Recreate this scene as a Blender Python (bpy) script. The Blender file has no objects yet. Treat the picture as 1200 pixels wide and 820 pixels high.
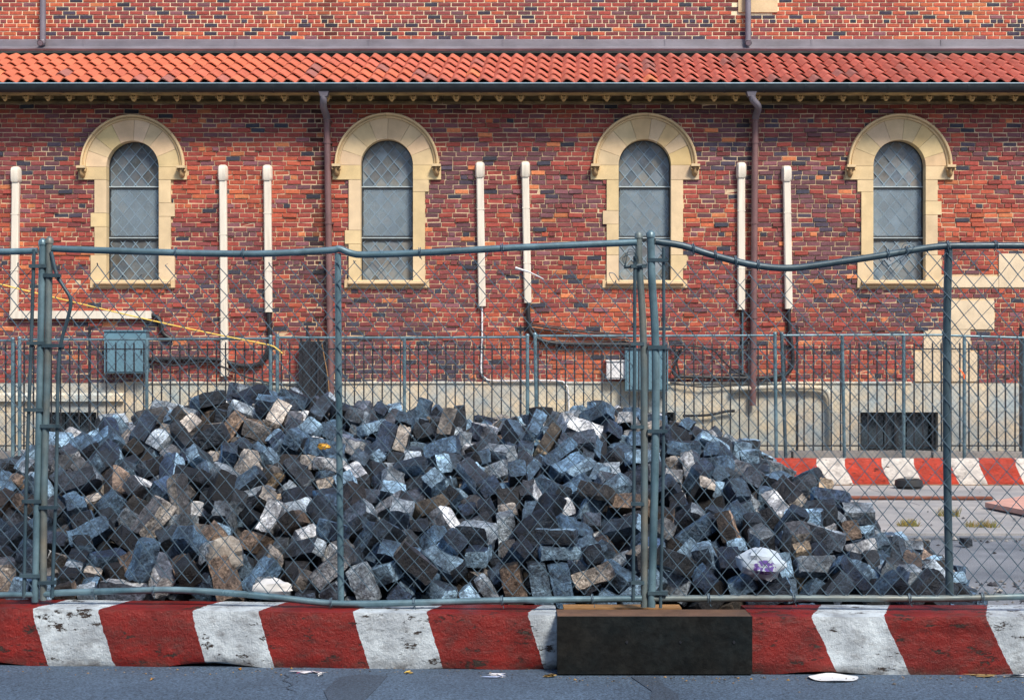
import bpy, bmesh, math, random
from mathutils import Vector, Quaternion, Matrix, noise
R = math.radians
rnd = random.Random(11)
C = bpy.context.scene.collection
sc = bpy.context.scene

# ---------------------------------------------------------------- camera, sky, sun, exposure
F, H0, YH = 1667.0, 1.467, 435.0          # focal length (px of a 1200 px frame), eye height, horizon row
cam = bpy.data.objects.new('camera', bpy.data.cameras.new('camera')); C.objects.link(cam)
cam.location = (0, 0, H0); cam.rotation_euler = (R(90), 0, 0)
cam.data.sensor_width = 36; cam.data.lens = F/1200*36; cam.data.shift_y = 25/1200
cam.data.clip_end = 2000; cam.data.clip_start = 0.1
sc.camera = cam
SUN_EL, SUN_AZ = R(48), R(30)             # azimuth measured from straight behind the camera towards the right
world = bpy.data.worlds.new("World"); sc.world = world; world.use_nodes = True
wn = world.node_tree.nodes; wl = world.node_tree.links
bg = wn['Background']; bg.inputs[1].default_value = 0.10
sky = wn.new('ShaderNodeTexSky'); sky.sky_type = 'NISHITA'; sky.sun_disc = False
sky.sun_elevation = SUN_EL; sky.sun_rotation = math.pi - SUN_AZ; sky.air_density = 1.0; sky.dust_density = 1.4; sky.ozone_density = 1.0
wl.new(sky.outputs[0], bg.inputs[0])
sd = bpy.data.lights.new('sun', 'SUN'); sd.energy = 2.3; sd.angle = R(13); sd.color = (1.0, .89, .76)
so = bpy.data.objects.new('sun', sd); C.objects.link(so)
sdir = Vector((math.sin(SUN_AZ)*math.cos(SUN_EL), -math.cos(SUN_AZ)*math.cos(SUN_EL), math.sin(SUN_EL)))
so.rotation_euler = sdir.to_track_quat('Z', 'Y').to_euler(); so.location = (0, -5, 20)
sc.view_settings.view_transform = 'Standard'; sc.view_settings.look = 'None'
sc.view_settings.exposure = 1.1; sc.view_settings.gamma = 1.0
sc.cycles.max_bounces = 6; sc.cycles.transparent_max_bounces = 8
try: sc.cycles.use_denoising = True
except Exception: pass

def X(px, Y): return (px-600)/F*Y         # photograph column -> metres at depth Y
def Z(py, Y): return H0-(py-YH)/F*Y       # photograph row -> height at depth Y

# ---------------------------------------------------------------- objects and meshes
def wloc(o): return Vector(o.location)+(wloc(o.parent) if o.parent else Vector())
def link(o, parent=None, loc=(0, 0, 0)):
    """loc is a world position; no parent is ever rotated"""
    C.objects.link(o)
    if parent: o.parent = parent
    o.location = Vector(loc)-(wloc(parent) if parent else Vector())
    return o
def thing(name, label, cat, loc=(0, 0, 0), group=None):
    o = bpy.data.objects.new(name, None); C.objects.link(o); o.location = loc; o.empty_display_size = .1
    o['label'] = label; o['category'] = cat
    if group: o['group'] = group
    return o
def tag(o, label, cat, group=None):
    o['label'] = label; o['category'] = cat
    if group: o['group'] = group
    return o
class MB:
    """collects verts / faces (with a colour per face) and links them as one mesh object"""
    def __init__(s): s.v = []; s.f = []; s.c = []
    def add(s, vs, fs, col=(1, 1, 1)):
        b = len(s.v); s.v += [tuple(v) for v in vs]
        for f in fs: s.f.append(tuple(b+i for i in f)); s.c.append(col)
    def box(s, x0, x1, y0, y1, z0, z1, col=(1, 1, 1), jit=0):
        vs = [(x, y, z) for x in (x0, x1) for y in (y0, y1) for z in (z0, z1)]
        if jit: vs = [tuple(a+rnd.uniform(-jit, jit) for a in v) for v in vs]
        s.add(vs, [(0, 1, 3, 2), (4, 6, 7, 5), (0, 4, 5, 1), (2, 3, 7, 6), (0, 2, 6, 4), (1, 5, 7, 3)], col)
    def tube(s, pts, r, n=8, col=(1, 1, 1), caps=True):
        pts = [Vector(p) for p in pts]; rs = r if isinstance(r, (list, tuple)) else [r]*len(pts)
        vs = []; up = Vector((0, 1, 0)); prev = None
        for i, p in enumerate(pts):
            t = (pts[min(i+1, len(pts)-1)]-pts[max(i-1, 0)]).normalized()
            if prev is None:
                a = t.cross(up)
                if a.length < .05: a = t.cross(Vector((1, 0, 0)))
                a.normalize()
            else:
                a = (prev-t*prev.dot(t)).normalized()
            prev = a; b = t.cross(a)
            for k in range(n):
                w = 2*math.pi*(k+.5)/n; vs.append(p+(a*math.cos(w)+b*math.sin(w))*rs[i])
        fs = []
        for i in range(len(pts)-1):
            for k in range(n):
                fs.append((i*n+k, i*n+(k+1) % n, (i+1)*n+(k+1) % n, (i+1)*n+k))
        if caps:
            fs.append(tuple(range(n))[::-1]); fs.append(tuple(range((len(pts)-1)*n, len(pts)*n)))
        s.add(vs, fs, col)
    def prism(s, prof, x0, x1, col=(1, 1, 1), n=1, jit=0):
        """profile of (y, z) points extruded along x"""
        m = len(prof); vs = []
        for i in range(n+1):
            x = x0+(x1-x0)*i/n
            dy = rnd.uniform(-jit, jit); dz = rnd.uniform(-jit, jit)
            vs += [(x, y+dy, z+dz) for y, z in prof]
        fs = [(i*m+k, i*m+(k+1) % m, (i+1)*m+(k+1) % m, (i+1)*m+k) for i in range(n) for k in range(m)]
        fs += [tuple(range(m)), tuple(range(n*m, n*m+m))[::-1]]
        s.add(vs, fs, col)
    def poly_y(s, pts, y0, y1, col=(1, 1, 1)):
        """polygon of (x, z) points with a thickness in y (y0 is the front)"""
        m = len(pts); vs = [(x, y0, z) for x, z in pts]+[(x, y1, z) for x, z in pts]
        fs = [tuple(range(m)), tuple(range(m, 2*m))[::-1]]+[(k, k+m, (k+1) % m+m, (k+1) % m) for k in range(m)]
        s.add(vs, fs, col)
    def mesh(s, name, mat, smooth=False):
        me = bpy.data.meshes.new(name); me.from_pydata(s.v, [], s.f)
        ca = me.attributes.new('tint', 'FLOAT_COLOR', 'CORNER'); buf = []
        for f, c in zip(s.f, s.c): buf += [c[0], c[1], c[2], 1.0]*len(f)
        ca.data.foreach_set('color', buf)
        me.materials.append(mat)
        bm = bmesh.new(); bm.from_mesh(me); bmesh.ops.recalc_face_normals(bm, faces=bm.faces); bm.to_mesh(me); bm.free()
        if smooth:
            me.polygons.foreach_set('use_smooth', [True]*len(me.polygons))
            if smooth is not True: me.set_sharp_from_angle(angle=R(smooth))
        me.update(); return me
    def obj(s, name, mat, parent=None, smooth=False, stuff=False, loc=None):
        o = link(bpy.data.objects.new(name, s.mesh(name, mat, smooth)), parent, loc or (0, 0, 0))
        if stuff: o['kind'] = 'stuff'
        return o
def structure(o): o['kind'] = 'structure'; return o
def smooth_path(pts, n=5):
    P = [Vector(p) for p in pts]; P = [P[0]*2-P[1]]+P+[P[-1]*2-P[-2]]; out = []
    for i in range(1, len(P)-2):
        for k in range(n):
            t = k/n; a, b, c, d = P[i-1:i+3]
            out.append(.5*((2*b)+(c-a)*t+(2*a-5*b+4*c-d)*t*t+(3*b-a-3*c+d)*t*t*t))
    out.append(P[-2]); return out

# ---------------------------------------------------------------- materials
def mat(name, col=(.5, .5, .5), rough=.7, tint=False, objcol=False, scale=8., amount=.25, col2=None, scale2=2.5, amount2=.5,
        bump=.2, bscale=40., dist=.01, metal=0., spec=.5, fine=None, stretch=(1, 1, 1), detail=6, seed=0, alpha=1.):
    m = bpy.data.materials.new(name); m.use_nodes = True
    nt = m.node_tree; n = nt.nodes; l = nt.links; p = n['Principled BSDF']
    tc = n.new('ShaderNodeTexCoord'); mp = n.new('ShaderNodeMapping'); mp.inputs['Scale'].default_value = stretch
    mp.inputs['Location'].default_value = (seed*3.1, seed*7.7, seed*1.3)
    if objcol:
        oi0 = n.new('ShaderNodeObjectInfo'); va = n.new('ShaderNodeVectorMath'); va.operation = 'MULTIPLY_ADD'
        va.inputs[1].default_value = (37., 53., 71.); l.new(oi0.outputs['Random'], va.inputs[0]); l.new(tc.outputs['Object'], va.inputs[2])
        l.new(va.outputs[0], mp.inputs[0])
    else: l.new(tc.outputs['Object'], mp.inputs[0])
    def nz(sc_, det=detail, rg=.6):
        t = n.new('ShaderNodeTexNoise'); t.inputs['Scale'].default_value = sc_; t.inputs['Detail'].default_value = det
        t.inputs['Roughness'].default_value = rg; l.new(mp.outputs[0], t.inputs[0]); return t.outputs['Fac']
    def mul(a, b, mode='MULTIPLY', f=1.):
        x = n.new('ShaderNodeMix'); x.data_type = 'RGBA'; x.blend_type = mode
        if isinstance(f, float): x.inputs[0].default_value = f
        else: l.new(f, x.inputs[0])
        for s_, v in ((6, a), (7, b)):
            if isinstance(v, tuple): x.inputs[s_].default_value = (*v, 1)
            else: l.new(v, x.inputs[s_])
        return x.outputs[2]
    def ramp(v, a, b, c0=0., c1=1.):
        r = n.new('ShaderNodeMapRange'); l.new(v, r.inputs[0])
        for i, q in enumerate((a, b, c0, c1)): r.inputs[i+1].default_value = q
        return r.outputs[0]
    def comb(v):
        q = n.new('ShaderNodeCombineColor')
        for i in range(3): l.new(v, q.inputs[i])
        return q.outputs[0]
    c = col
    if col2: c = mul(c, col2, 'MIX', ramp(nz(scale2), .5-.25/max(amount2, .01)*.5, .5+.25/max(amount2, .01)*.5) if amount2 > 0 else 0.)
    if tint:
        a = n.new('ShaderNodeAttribute'); a.attribute_name = 'tint'; c = mul(c, a.outputs['Color'])
    if objcol:
        oi = n.new('ShaderNodeObjectInfo'); c = mul(c, oi.outputs['Color'])
    c = mul(c, comb(ramp(nz(scale), .25, .75, 1-amount, 1+amount)))
    if fine: c = mul(c, comb(ramp(nz(fine[0], 3, .7), .3, .7, 1-fine[1], 1+fine[1])))
    l.new(c, p.inputs['Base Color'])
    l.new(ramp(nz(scale*1.7), .3, .7, max(0, rough-.12), min(1, rough+.12)), p.inputs['Roughness'])
    p.inputs['Metallic'].default_value = metal; p.inputs['Specular IOR Level'].default_value = spec
    if alpha < 1: p.inputs['Alpha'].default_value = alpha
    if bump:
        b = n.new('ShaderNodeBump'); b.inputs['Strength'].default_value = bump; b.inputs['Distance'].default_value = dist
        l.new(nz(bscale, 8, .65), b.inputs['Height']); l.new(b.outputs[0], p.inputs['Normal'])
    m['_ok'] = 1
    m.diffuse_color = (*col, 1)
    return m
def nodes_of(m): return m.node_tree.nodes, m.node_tree.links, m.node_tree.nodes['Principled BSDF']

M = dict(
 brick=mat('fired_brick', (1, 1, 1), .85, tint=True, objcol=True, scale=26, amount=.28, bump=.5, bscale=70, dist=.006, fine=(160, .28)),
 mortar=mat('tan_mortar', (.57, .42, .25), .95, tint=True, scale=5, amount=.2, col2=(.56, .44, .30), scale2=1.3, amount2=.8, bump=.6, bscale=60, dist=.008, fine=(90, .2)),
 mortar_pale=mat('pale_mortar', (.78, .68, .46), .95, scale=5, amount=.2, bump=.5, bscale=60, dist=.006, fine=(90, .15)),
 stone=mat('cream_limestone', (.63, .485, .285), .85, tint=True, scale=5, amount=.16, col2=(.57, .44, .26), scale2=1.7, amount2=.8, bump=.25, bscale=45, dist=.006, fine=(120, .1)),
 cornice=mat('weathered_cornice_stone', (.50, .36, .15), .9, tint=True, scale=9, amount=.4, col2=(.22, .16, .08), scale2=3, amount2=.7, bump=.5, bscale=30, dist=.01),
 found=mat('painted_foundation', (.62, .52, .36), .85, tint=True, scale=7, amount=.16, col2=(.33, .40, .42), scale2=2.6, amount2=.8, bump=.25, bscale=30, dist=.008, fine=(60, .12)),
 tile=mat('terracotta_tile', (1, 1, 1), .72, tint=True, objcol=True, scale=9, amount=.14, bump=.15, bscale=50, dist=.004, fine=(120, .1)),
 gutter=mat('dark_gutter_metal', (.014, .018, .022), .42, scale=6, amount=.3, bump=.05, spec=.35),
 gutter_lip=mat('gutter_lip_metal', (.20, .30, .36), .4, scale=6, amount=.3, bump=.05),
 flash=mat('lead_flashing', (.125, .115, .135), .5, scale=3, amount=.22, col2=(.19, .18, .21), scale2=1.2, amount2=.6, bump=.1, bscale=8, dist=.01, stretch=(1, 1, 2)),
 pipe=mat('mauve_painted_pipe', (.19, .095, .09), .5, scale=4, amount=.25, col2=(.12, .07, .075), scale2=1.5, amount2=.5, bump=.05),
 pipe_grey=mat('grey_leader_metal', (.16, .15, .18), .42, scale=4, amount=.25, bump=.05),
 white=mat('white_cable_cover', (.76, .72, .62), .45, scale=6, amount=.12, col2=(.60, .55, .46), scale2=5, amount2=.45, bump=.04, stretch=(4, 4, .35)),
 black=mat('black_rubber_cable', (.012, .013, .016), .5, scale=9, amount=.3, bump=.1),
 came=mat('pale_lead_came', (.20, .285, .35), .5, scale=12, amount=.25, bump=.1),
 bar=mat('pale_glazing_bar', (.42, .50, .53), .5, scale=12, amount=.15, bump=.05),
 winframe=mat('dark_window_frame', (.02, .025, .03), .5, scale=12, amount=.3, bump=.05),
 glass=mat('blue_grey_leaded_glass', (.13, .19, .24), .25, tint=True, objcol=True, scale=6, amount=.3, col2=(.16, .16, .15), scale2=4, amount2=.6, bump=.15, bscale=6, dist=.01, spec=.6),
 storm=mat('hazy_storm_sheet', (.26, .35, .42), .32, scale=3, amount=.22, bump=.08, bscale=4, dist=.01, spec=.5, alpha=.45),
 iron=mat('black_iron', (.012, .014, .02), .5, scale=9, amount=.3, bump=.15),
 void=mat('dark_basement', (.008, .009, .01), .9, bump=0),
 galv=mat('galvanised_pipe', (.055, .118, .155), .36, scale=9, amount=.4, col2=(.17, .27, .32), scale2=4, amount2=.5, bump=.12, bscale=60, dist=.003, metal=.25, spec=.5),
 galv_dark=mat('dull_galvanised_pipe', (.030, .065, .095), .42, scale=9, amount=.35, col2=(.07, .11, .13), scale2=3, amount2=.5, bump=.12, bscale=60, dist=.003, metal=.2),
 galv_warm=mat('stained_galvanised_pipe', (.17, .16, .13), .5, scale=9, amount=.4, col2=(.09, .17, .21), scale2=3, amount2=.6, bump=.12, bscale=60, dist=.003, metal=.2),
 wire=mat('galvanised_wire', (.085, .14, .19), .4, scale=20, amount=.35, bump=0, metal=.3),
 wire_far=mat('far_galvanised_wire', (.08, .12, .15), .45, scale=20, amount=.3, bump=0, metal=.3),
 boxblue=mat('blue_grey_cabinet_paint', (.115, .23, .30), .45, scale=5, amount=.12, bump=.04),
 boxwhite=mat('white_cabinet_paint', (.70, .72, .74), .5, scale=5, amount=.08, bump=.04),
 yellow=mat('yellow_rope', (.75, .52, .10), .7, scale=60, amount=.25, bump=.3, bscale=200, dist=.003),
 concrete=mat('grey_concrete', (.33, .31, .29), .9, scale=6, amount=.2, col2=(.22, .22, .22), scale2=1.5, amount2=.6, bump=.4, bscale=25, dist=.01, fine=(90, .18)),
 steel=mat('blackened_steel_plate', (.004, .008, .010), .5, scale=7, amount=.5, col2=(.010, .009, .007), scale2=2.5, amount2=.5, bump=.35, bscale=14, dist=.015, spec=.25, fine=(30, .5)),
 rust=mat('rusty_edge', (.05, .032, .026), .8, scale=9, amount=.4, col2=(.15, .08, .045), scale2=3, amount2=.4, bump=.4, bscale=50, dist=.005),
 rustrod=mat('rusty_rod', (.16, .05, .03), .8, scale=9, amount=.35, bump=.4, bscale=50, dist=.005),
 plywood=mat('raw_wood', (.33, .18, .07), .8, scale=6, amount=.3, bump=.3, stretch=(.4, 4, 4)),
 stone_block=mat('granite_block', (1, 1, 1), .62, tint=True, objcol=True, scale=12, amount=.75, col2=(.40, .41, .44), scale2=9, amount2=1.5, bump=1., bscale=22, dist=.035, fine=(65, .7), spec=.5),
 soil=mat('gap_shade_soil', (.010, .010, .010), .95, scale=8, amount=.5, bump=.8, bscale=20, dist=.03),  # near black: shade between the blocks put into the colour
 rubber=mat('black_rubber_base', (.015, .017, .02), .6, scale=9, amount=.4, bump=.2),
 blade=mat('dry_grass', (.15, .15, .05), .8, tint=True, scale=9, amount=.3, bump=0),
 paper=mat('litter_paper', (.72, .74, .76), .7, tint=True, objcol=True, scale=6, amount=.1, bump=.1),
 opp=mat('tan_rendered_wall', (.30, .27, .24), .9, scale=1, amount=.2, bump=.2),
)

M['deck'] = mat('dark_roof_felt', (.012, .012, .013), .95, bump=0, spec=.1)
def road_material(name, base, second, tone, wet=None):
    m = mat(name, base, .88, scale=2.2, amount=.16, col2=second, scale2=.9, amount2=.8, bump=.9, bscale=60, dist=.012, fine=(95, tone))
    return m
M['asphalt'] = road_material('street_asphalt', (.066, .108, .168), (.048, .080, .128), .8)
M['patch'] = road_material('tar_patch', (.048, .074, .112), (.036, .056, .088), .6)
M['lot'] = road_material('dusty_lot_asphalt', (.21, .23, .26), (.10, .12, .15), .5)
M['walk'] = mat('old_sidewalk_concrete', (.34, .335, .33), .9, scale=3, amount=.22, col2=(.22, .23, .245), scale2=1.1, amount2=.7, bump=.5, bscale=40, dist=.01, fine=(110, .22))
M['dirt'] = mat('brown_dirt', (.16, .10, .06), .95, scale=5, amount=.5, col2=(.30, .25, .19), scale2=3, amount2=.5, bump=.8, bscale=20, dist=.03, fine=(60, .3))

def stripe_material(name, bounds, xa, xb, kz, ky, ztop, yfront, red, white, chip=.60, first_red=True):
    """hand-painted diagonal stripes: bounds are the stripe edges along the beam"""
    m = bpy.data.materials.new(name); m.use_nodes = True
    n, l, p = nodes_of(m)
    tc = n.new('ShaderNodeTexCoord'); sp = n.new('ShaderNodeSeparateXYZ'); l.new(tc.outputs['Object'], sp.inputs[0])
    def math_(op, a, b=None, c=None):
        q = n.new('ShaderNodeMath'); q.operation = op
        for i, v in enumerate((a, b, c)):
            if v is None: continue
            if isinstance(v, (int, float)): q.inputs[i].default_value = v
            else: l.new(v, q.inputs[i])
        return q.outputs[0]
    def nz(s_, det=4, rg=.6, st=(1, 1, 1)):
        mp = n.new('ShaderNodeMapping'); mp.inputs['Scale'].default_value = st; l.new(tc.outputs['Object'], mp.inputs[0])
        t = n.new('ShaderNodeTexNoise'); t.inputs['Scale'].default_value = s_; t.inputs['Detail'].default_value = det
        t.inputs['Roughness'].default_value = rg; l.new(mp.outputs[0], t.inputs[0]); return t.outputs['Fac']
    def step(v, a, b, c0=0., c1=1.):
        r = n.new('ShaderNodeMapRange'); l.new(v, r.inputs[0])
        for i, q in enumerate((a, b, c0, c1)): r.inputs[i+1].default_value = q
        return r.outputs[0]
    def mix(f, a, b, mode='MIX'):
        x = n.new('ShaderNodeMix'); x.data_type = 'RGBA'; x.blend_type = mode
        if isinstance(f, float): x.inputs[0].default_value = f
        else: l.new(f, x.inputs[0])
        for s_, v in ((6, a), (7, b)):
            if isinstance(v, tuple): x.inputs[s_].default_value = (*v, 1)
            else: l.new(v, x.inputs[s_])
        return x.outputs[2]
    dz = math_('MAXIMUM', math_('SUBTRACT', ztop-.012, sp.outputs[2]), 0.)
    dy = math_('MAXIMUM', math_('SUBTRACT', sp.outputs[1], yfront+.01), 0.)
    u = math_('SUBTRACT', math_('SUBTRACT', sp.outputs[0], math_('MULTIPLY', dz, kz)), math_('MULTIPLY', dy, ky))
    u = math_('ADD', u, math_('MULTIPLY', math_('SUBTRACT', nz(7, 5), .5), .028))
    u = math_('ADD', u, math_('MULTIPLY', math_('SUBTRACT', nz(45, 3), .5), .014))
    t = step(u, xa, xb)
    r = n.new('ShaderNodeValToRGB'); r.color_ramp.interpolation = 'CONSTANT'; l.new(t, r.inputs[0])
    e = r.color_ramp.elements; c = [(*red, 1), (*white, 1)] if first_red else [(*white, 1), (*red, 1)]
    e[0].position = 0; e[0].color = c[0]; e[1].position = min(.999, (bounds[0]-xa)/(xb-xa)); e[1].color = c[1]
    for i, b in enumerate(bounds[1:]):
        q = e.new((b-xa)/(xb-xa)); q.color = c[i % 2]
    col = r.outputs[0]
    col = mix(1., col, mix(1., (1, 1, 1), mix(step(nz(6, 7), .35, .68), (.60, .60, .62), (1.12, 1.12, 1.12)), 'MULTIPLY'), 'MULTIPLY')
    col = mix(step(nz(11, 8, .7, (1, 1, 2)), .50, .72, 0., .6), col, (.05, .035, .03))                 # grime
    scr = math_('MAXIMUM', step(nz(9, 7, .78, (.8, 1, 2.0)), chip-.015, chip), step(nz(3.1, 9, .8, (1, 1, 1.6)), .655, .665))                                           # chips and gouges
    col = mix(scr, col, (.035, .022, .016))
    low = math_('MULTIPLY', step(sp.outputs[2], .0, .06, 1., 0.), step(nz(8, 5), .42, .6))
    col = mix(math_('MULTIPLY', low, .85), col, (.06, .045, .035))
    l.new(col, p.inputs['Base Color']); p.inputs['Roughness'].default_value = .48; p.inputs['Specular IOR Level'].default_value = .5
    h = math_('ADD', math_('ADD', math_('MULTIPLY', nz(15, 9, .75, (1, 1, 1.2)), .9), math_('MULTIPLY', nz(80, 4, .7, (1.4, 1, .5)), .3)), math_('MULTIPLY', scr, -.9))
    b = n.new('ShaderNodeBump'); b.inputs['Strength'].default_value = .8; b.inputs['Distance'].default_value = .02
    l.new(h, b.inputs['Height']); l.new(b.outputs[0], p.inputs['Normal'])
    return m

# ================================================================ THE GROUND
b = MB(); b.box(-300, 300, -300, 900, -.6, 0); structure(b.obj('ground', M['lot']))
b = MB(); b.box(-60, 60, -5.2, 7.28, -.3, .004); structure(b.obj('road', M['asphalt']))
def patch(pts, mat_):
    b = MB(); b.add([(x, y, .008) for x, y in pts]+[(x, y, .002) for x, y in pts], [tuple(range(len(pts)))]+[(k, k+len(pts), (k+1) % len(pts)+len(pts), (k+1) % len(pts)) for k in range(len(pts))])
    return structure(b.obj('asphalt_patch', mat_))
patch([(-.83, 6.80), (-.72, 6.86), (-.60, 6.83), (-.62, 6.6), (-.66, 6.3), (-.80, 6.25), (-.86, 6.5)], M['patch'])
patch([(.57, 6.80), (.70, 6.82), (.71, 6.6), (.75, 6.45), (.74, 6.2), (.60, 6.25), (.64, 6.5)], M['patch'])
b = MB()
cr = [(-1.10+.02*math.sin(i*1.7)+i*.012, 6.86-i*.045, .0075) for i in range(9)]
b.add([(x-.004, y, z) for x, y, z in cr]+[(x+.004, y, z) for x, y, z in cr], [(i, i+1, i+10, i+9) for i in range(8)])
structure(b.obj('road_crack', M['patch']))
# opposite pavement and an unseen building added behind the camera to shade the foreground
b = MB(); b.box(-60, 60, -9, -5.2, -.3, .13); structure(b.obj('opposite_pavement', M['walk']))
opp = thing('added_shade_building', 'unseen tan building added behind the viewer to shade the foreground', 'building', (0, -9, 0))
b = MB(); b.box(-34, 30, -19, -9, 0, 12.4); b.box(-34.2, 30.2, -19.2, -8.8, 12.4, 12.8); b.obj('wall', M['opp'], opp)
for i in range(16):
    for j in range(4):
        b = MB(); x = -31+i*3.9; z = 1.0+j*2.8; b.box(x, x+1.2, -9.03, -8.97, z, z+1.5); b.obj('window', M['winframe'], opp)
# pavement behind the pile, with its broken edge, in slabs
walkY = 12.55
for i in range(-6, 8):
    x0 = i*2.1+.15; b = MB(); e = rnd.uniform(-.05, .05)
    b.box(x0+.006, x0+2.094, walkY+e, 15.1, -.2, .045+rnd.uniform(-.006, .006)); structure(b.obj('pavement_slab', M['walk']))
    b = MB(); b.box(x0+.006, x0+2.094, 15.112, 17.83, -.2, .045+rnd.uniform(-.006, .006)); structure(b.obj('pavement_slab', M['walk']))
b = MB(); b.box(-13, 15, 17.8, 19.28, -.2, .05); structure(b.obj('planting_strip', M['dirt']))
# low coping that carries the iron fence
copY = 19.30
b = MB()
for i in range(-5, 7): b.box(i*1.9+.02, i*1.9+1.885, copY, copY+.34, -.2, .375+rnd.uniform(-.006, .006))
tag(b.obj('coping_wall', M['concrete']), 'low grey concrete kerb wall under the black iron railing', 'low wall')
b = MB(); b.box(-30, 30, copY+.34, 20.3, -.2, .20); structure(b.obj('areaway_floor', M['concrete']))

# ================================================================ THE CHURCH WALL
YW = 20.38
PX0, PX1 = -130, 1330
XA, XB = X(PX0, YW), X(PX1, YW)
ch = thing('church_building', 'red brick church side with four arched windows under a terracotta tiled lean-to roof', 'building', (0, YW, 0))
zf = Z(447, YW)                      # top of the foundation
zc0 = Z(122, YW)                     # underside of the cornice
CW = .0677; PITCH = .2042
# windows: centre column, arch centre row
WIN = [(156, 196), (453.5, 194), (755.5, 194), (1053.5, 195)]
ri, ro = .375, .742                  # opening radius, outer radius of the stone arch
win = []
for px, py in WIN: win.append((X(px, YW), Z(py, YW), Z(329, YW)))
basement = [(X(50, YW), X(113, YW)), (X(716, YW), X(790, YW)), (X(1008, YW), X(1099, YW))]
zb0, zb1 = Z(530, YW), Z(483, YW)
stones = [(X(1170, YW), XB+.5, Z(337, YW), Z(297, YW)), (X(1102, YW), X(1170, YW), Z(337, YW), Z(324, YW)),
          (X(1112, YW), X(1165, YW), Z(386, YW), Z(352, YW)), (X(1082, YW), X(1137, YW), Z(412, YW), Z(386, YW)),
          (X(1071, YW), X(1147, YW), zf, Z(412, YW))]
# jamb stones: rows measured from the photograph, left and right of the opening (outer edge px offset from the centre, row top, row bottom)
def jambs(k):
    wide = {0: ((250, 266),  (238, 254)), 1: ((270, 286), (208, 225)), 2: ((247, 263), (299, 315)), 3: ((208, 225), (236, 252))}[k]
    out = []
    for side in (0, 1):
        a, c = wide[side]; rows = [(211, a), (a, c), (c, 299 if c < 290 else 314), (299 if c < 290 else 314, 329)]
        for i, (t, u) in enumerate(rows):
            if u-t < 3: continue
            out.append((side, t, u, .60 if i == 1 or (i == 3 and k in (0, 3)) else .545))
    return out
excl = list(stones)
for k, (wx, wz, wb) in enumerate(win):
    for side, t, u, w in jambs(k):
        x0, x1 = (wx-w, wx) if side == 0 else (wx, wx+w)
        excl.append((x0, x1, Z(u, YW), Z(t, YW)))
    excl.append((wx-.77, wx+.77, Z(211, YW), Z(194, YW)))
    excl.append((wx-.60, wx+.60, wb-.10, wb+.02))
def clip(x0, x1, za, zb):
    iv = [(x0, x1)]; zm = (za+zb)/2
    cuts = [(e[0], e[1]) for e in excl if e[2] < zm < e[3]]
    for wx, wz, wb in win:
        if wz <= zm < wz+ro-.03:
            h = math.sqrt((ro-.03)**2-(zm-wz)**2); cuts.append((wx-h, wx+h))
        if wb < zm < wz: cuts.append((wx-.5, wx+.5))
    for a, c in cuts:
        nv = []
        for p, q in iv:
            if c <= p or a >= q: nv.append((p, q)); continue
            if a > p: nv.append((p, a-.004))
            if c < q: nv.append((c+.004, q))
        iv = nv
    return [(p, q) for p, q in iv if q-p > .02]
def brick_colour(x, z, upper=False):
    z1 = noise.noise((x*.55+3, z*.8, 2.3)); z2 = noise.noise((x*1.6, z*1.9, 9.1)); t = z1*1.0+z2*.45+rnd.gauss(0, .34)
    low = max(0, (2.9-z)*.22) if x < -2 else 0
    t += low+(.12 if not upper else -.12)+(.30 if (3.9 < x < 5.6 and z < 4.3) else 0)+(.3 if (-1.2 < x < -.4 and 3.2 < z < 4.6) else 0)+(.3 if (1.2 < x < 2.4 and z > 4.4) else 0)-(.28 if (-.4 < x < 1.5 and z < 3.3) else 0)
    u = rnd.random()
    if t < -.85: c = (.47, .115, .050)
    elif t < -.30: c = (.38, .078, .042)
    elif t < .22: c = (.29, .054, .042)
    elif t < .62: c = (.20, .047, .047)
    elif t < 1.08: c = (.130, .052, .064)
    else: c = (.060, .046, .072)
    if u < .035: c = (.035, .035, .055)
    elif u < .06: c = (.52, .17, .07)
    elif u < .10: c = (.20, .075, .09)
    if upper and z < 7.0 and rnd.random() < .12: c = (.045, .035, .06)
    k = rnd.uniform(.78, 1.2)
    st = 0
    for sx, w in ((X(372, YW), .16), (X(874, YW), .10)):             # soot stains beside the leader pipes
        st = max(st, max(0, 1-abs(x-sx)/w)*(.5+.5*noise.noise((x*3, z*1.1, 4))+.25))
    if z > zc0-.30 and not upper: st = max(st, (z-(zc0-.30))/.30*.7*(.6+rnd.random()*.5))  # eave shade put into the brick colour, darkening towards the cornice
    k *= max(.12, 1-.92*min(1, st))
    return tuple(min(.8, v*k) for v in c)
rest = MB(); singles = []
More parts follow.
